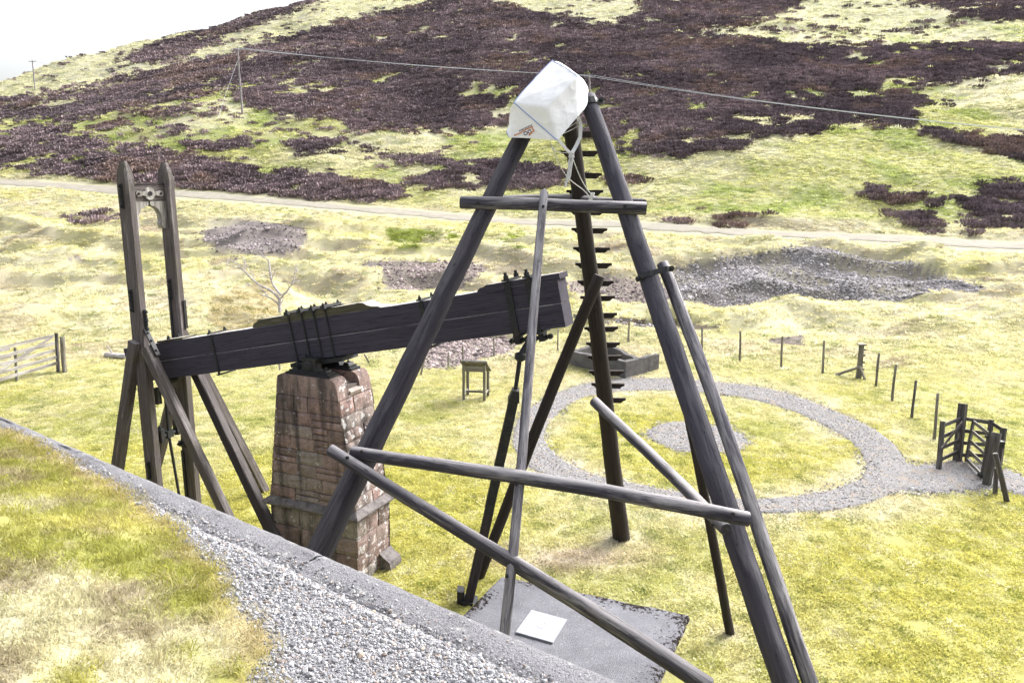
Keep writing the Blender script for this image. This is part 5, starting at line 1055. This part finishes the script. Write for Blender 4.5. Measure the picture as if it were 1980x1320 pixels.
def scatter(name, kind, P, scale, col, label, cat, tilt=.15, parent=None):
    n = len(P); me = bpy.data.meshes.new(name); me.vertices.add(n); me.vertices.foreach_set('co', P.reshape(-1).astype(np.float32))
    rot = np.stack([np.random.uniform(-tilt, tilt, n), np.random.uniform(-tilt, tilt, n), np.random.uniform(0, 6.283, n)], 1)
    for nm, ty, fld, v in (('rot', 'FLOAT_VECTOR', 'vector', rot), ('scl', 'FLOAT', 'value', scale), ('gcol', 'FLOAT_COLOR', 'color', np.concatenate([col, np.ones((n, 1))], 1)), ('pick', 'INT', 'value', np.random.randint(0, len(SRC[kind]), n))):
        a = me.attributes.new(nm, ty, 'POINT'); a.data.foreach_set(fld, np.asarray(v).reshape(-1).astype(np.int32 if ty == 'INT' else np.float32))
    o = link(name, me); tag(o, label, cat, kind='stuff')
    ng = bpy.data.node_groups.new(name, 'GeometryNodeTree'); ng.interface.new_socket('Geometry', in_out='INPUT', socket_type='NodeSocketGeometry'); ng.interface.new_socket('Geometry', in_out='OUTPUT', socket_type='NodeSocketGeometry')
    gi = ng.nodes.new('NodeGroupInput'); go = ng.nodes.new('NodeGroupOutput'); j = ng.nodes.new('GeometryNodeJoinGeometry')
    def att(nm, ty):
        a = ng.nodes.new('GeometryNodeInputNamedAttribute'); a.data_type = ty; a.inputs[0].default_value = nm; return [s for s in a.outputs if s.enabled][0]
    for k, so in enumerate(SRC[kind]):
        oi = ng.nodes.new('GeometryNodeObjectInfo'); oi.inputs['Object'].default_value = so; oi.inputs['As Instance'].default_value = False
        ip = ng.nodes.new('GeometryNodeInstanceOnPoints'); cmp_ = ng.nodes.new('FunctionNodeCompare'); cmp_.data_type = 'INT'; cmp_.operation = 'EQUAL'
        ints = [s for s in cmp_.inputs if s.type == 'INT']; ng.links.new(att('pick', 'INT'), ints[0]); ints[1].default_value = k
        ng.links.new(gi.outputs[0], ip.inputs['Points']); ng.links.new(oi.outputs['Geometry'], ip.inputs['Instance']); ng.links.new([s for s in cmp_.outputs if s.enabled][0], ip.inputs['Selection'])
        ng.links.new(att('rot', 'FLOAT_VECTOR'), ip.inputs['Rotation']); ng.links.new(att('scl', 'FLOAT'), ip.inputs['Scale']); ng.links.new(ip.outputs[0], j.inputs[0])
    ng.links.new(j.outputs[0], go.inputs[0]); md = o.modifiers.new('scatter', 'NODES'); md.node_group = ng; return o
def sample_view(n, y0, y1, smax=.74):
    Y = np.sqrt(np.random.uniform(y0**2, y1**2, n)); S = np.random.uniform(-smax, smax, n); return S*Y, Y
def inslab(X, Y):
    d = np.array([X-fl[0], Y-fl[1]]); A2 = np.linalg.inv(np.array([[dx[0], dy[0]], [dx[1], dy[1]]])); q = A2@d; return (q[0] > -.01) & (q[0] < 1.01) & (q[1] > -.01) & (q[1] < 1.01)
def in_path(X, Y, pad=0.0):
    r = np.hypot(X-RC[0], Y-RC[1]); w = (fbm(X, Y, .6, 4, 81)-.5)*.7+(np.random.rand(len(X))-.5)*.22; tt = np.arctan2(Y-RC[1], X-RC[0]); ringm = (r+w > r_in(tt)+pad) & (r+w < r_out(tt)-pad); mid_m = np.hypot(X-5.02, Y-20.17)+w < RMID-pad
    d = np.min(np.hypot(X[:, None]-sp[None, ::3, 0], Y[:, None]-sp[None, ::3, 1])-wid[::3, 0][None], 1); return ringm | mid_m | ((d+w*.5 < -pad) & (r > r_in(tt)))
def clear_pillar(X, Y):
    P = np.stack([X, Y], 1); s = P@U[:2]-PS; t = P@Vv[:2]-TB-PT; return (np.abs(s) > 1.0) | (np.abs(t) > .55)
def mkcol(X, Y, Z):
    c = ground_col(X, Y, Z); r = np.random.rand(len(X)); cl = fbm(X, Y, .35, 2, 48)
    c = np.where((r < .30*sstep(cl, .5, .66))[:, None], c*np.array([.50, .58, .45]), c); c = np.where((r > 1-.28*sstep(1-cl, .5, .64))[:, None], lerp(c, (.62, .59, .48), np.full(len(X), .6)), c)
    return np.clip(c*np.random.uniform(1.06, 1.38, (len(X), 1)), 0, .8)
# lawn
X, Y = sample_view(76000, 8.5, 36, .95); Z = ground_z(X, Y); k = ~inslab(X, Y) & ~in_path(X, Y, .06) & clear_pillar(X, Y); mm = masks(X, Y, Z); k &= (mm['red']+mm['cut']+mm['scree'] < .5); X, Y, Z = X[k], Y[k], Z[k]
scatter('lawn_grass', 'lawn', np.stack([X, Y, Z], 1), np.random.uniform(.7, 1.35, len(X)), mkcol(X, Y, Z), 'short mossy yellow green grass of the lawn', 'grass')
# rough grass of the valley floor and the hill
X, Y = sample_view(56000, 28, 105, .85); Z = ground_z(X, Y); mm = masks(X, Y, Z); k = (mm['heather']+mm['red']+mm['cut']+mm['scree'] < .5) & (mm['road'] > 2.6) & (mm['grey'] < .5); X, Y, Z = X[k], Y[k], Z[k]
scatter('rough_grass', 'tuss', np.stack([X, Y, Z], 1), np.random.uniform(.45, .95, len(X))*(1+Y/130), mkcol(X, Y, Z), 'pale tussocky grass on the valley floor and hill foot', 'grass', .3)
X, Y = sample_view(28000, 95, 260); Z = ground_z(X, Y); mm = masks(X, Y, Z); k = (mm['heather'] < .5); X, Y, Z = X[k], Y[k], Z[k]
scatter('hill_grass', 'tuss', np.stack([X, Y, Z], 1), np.random.uniform(1.6, 3.2, len(X)), mkcol(X, Y, Z)*np.random.uniform(.8, 1.1, (len(X), 1)), 'rough straw grass high on the hillside', 'grass', .3)
# heather
X1, Y1 = sample_view(75000, 80, 170); X2, Y2 = sample_view(75000, 160, 330); X3, Y3 = sample_view(16000, 56, 90); X = np.r_[X1, X2, X3]; Y = np.r_[Y1, Y2, Y3]; Z = ground_z(X, Y); mm = masks(X, Y, Z, 5.0)
sp_ = (np.random.rand(len(X)) < .035) & (Y > 95) & (fbm(X, Y, 9, 3, 90) > .52); k = (mm['heather'] > .5) | sp_ | ((mm['cut'] > .5) & (np.random.rand(len(X)) < .4)) | ((mm['brown'] > .5) & (Y > 68) & (np.random.rand(len(X)) < .3)); X, Y, Z = X[k], Y[k], Z[k]
hn = fbm(X, Y, 14, 4, 91); hc_ = lerp(np.zeros((len(X), 3))+np.array([.27, .21, .22]), (.168, .132, .142), sstep(hn, .4, .62)); hc_ = lerp(hc_, (.27, .20, .18), sstep(fbm(X, Y, 6, 3, 92), .6, .72))*np.random.uniform(.75, 1.25, (len(X), 1))
scatter('heather', 'heather', np.stack([X, Y, Z], 1), np.random.uniform(.7, 1.4, len(X))*np.where(Y > 160, 1.45, 1.1), hc_, 'dark purple brown heather covering the hillside', 'heather', .2)
# scree and spoil stones
X, Y = sample_view(40000, 30, 72); X4 = np.random.uniform(.17, .64, 85000); Y4 = np.random.uniform(44, 64, 85000); X5 = np.random.uniform(-.44, .24, 80000); Y5 = np.random.uniform(27.5, 64, 80000); X = np.r_[X, X4*Y4, X5*Y5]; Y = np.r_[Y, Y4, Y5]; Z = ground_z(X, Y); mm = masks(X, Y, Z, 5.0); ms = mm['scree']+mm['red']*.8+mm['grey']*.6+mm['cut']*.3; ms = ms*(1-.6*sstep(fbm(X, Y, 2.5, 4, 49), .52, .62)*(mm['scree'] > .5)); k = np.random.rand(len(X)) < ms; X, Y, Z = X[k], Y[k], Z[k]; mm = {q: v[k] for q, v in mm.items()}
cc = lerp(lerp(np.zeros((len(X), 3))+np.array([.33, .31, .315]), (.30, .245, .24), mm['red']), (.28, .24, .25), mm['grey'])*np.random.uniform(.5, 1.45, (len(X), 1))
scatter('scree_stones', 'rock', np.stack([X, Y, Z+.01], 1), np.random.lognormal(-2.95, .5, len(X)).clip(.03, .22), np.clip(cc, 0, .7), 'loose grey and reddish spoil stones on the far heaps', 'stones', .6)
# stones of the ring path
X = RC[0]+np.random.uniform(-7, 8, 80000); Y = RC[1]+np.random.uniform(-7, 7, 80000); Z = ground_z(X, Y); k = in_path(X, Y, -.04); X, Y, Z = X[k], Y[k], Z[k]
base = np.array([[.39, .378, .372], [.315, .305, .303], [.46, .445, .435], [.33, .265, .21], [.21, .19, .18]])[np.random.choice(5, len(X), p=[.35, .25, .2, .12, .08])]
scatter('path_pebbles', 'rock', np.stack([X, Y, Z+.032], 1), np.random.lognormal(-4.15, .4, len(X)).clip(.008, .045), base*np.random.uniform(.7, 1.25, (len(X), 1)), 'loose grey gravel of the ring path', 'gravel', .6)
# gravel on the bank
A_ = np.random.uniform(.2, 6.2, 230000); D_ = np.random.uniform(.04, 1.35, 230000); X, Y = bank_xy(A_, D_); _, gg = bank_col(A_, D_); k = (np.random.rand(len(A_)) < gg*np.where(D_ < cop_w(A_)*.6, .02, np.where(D_ < cop_w(A_), .12+.5*(D_/cop_w(A_)-.6), 1))) & (Y > 1.2) ; A_, D_, X, Y = A_[k], D_[k], X[k], Y[k]; Z = bank_z(A_, D_)
base = np.array([[.30, .30, .315], [.25, .25, .265], [.35, .345, .355], [.28, .23, .195], [.31, .27, .25], [.42, .405, .39], [.14, .14, .15]])[np.random.choice(7, len(X), p=[.33, .22, .18, .06, .06, .05, .10])]
sc = np.random.lognormal(-5.5, .5, len(X)).clip(.0025, .02)
scatter('bank_gravel', 'rock', np.stack([X, Y, np.where(D_ < cop_w(A_), WTOP+.002, Z)+sc*.25], 1), sc, base*np.random.uniform(.85, 1.2, (len(X), 1)), 'loose grey gravel along the top of the near bank', 'gravel', .6)
# grass on the bank
A_ = np.random.uniform(-9, 7, 30000); D_ = np.random.uniform(.10, 4.6, 30000); X, Y = bank_xy(A_, D_); cb, gg = bank_col(A_, D_); k = (np.random.rand(len(A_)) > gg*1.0) & (Y > .8); A_, D_, X, Y, cb = A_[k], D_[k], X[k], Y[k], cb[k]; Z = bank_z(A_, D_)
scatter('bank_grass', 'bank', np.stack([X, Y, Z-.004], 1), np.random.uniform(.7, 1.4, len(X)), np.clip(cb*np.random.uniform(.85, 1.3, (len(X), 1)), 0, .8), 'short yellow green grass and moss on the near bank', 'grass', .3)
k = np.random.rand(len(X)) < .06*sstep(fbm(X, Y, .5, 3, 95), .45, .65)*2; cl = lerp(cb[k], (.60, .52, .30), np.full(k.sum(), .7))
scatter('dry_grass', 'long', np.stack([X, Y, Z], 1)[k], np.random.uniform(.6, 1.3, k.sum()), cl, 'longer dry straw wisps in the bank grass', 'grass', .5)
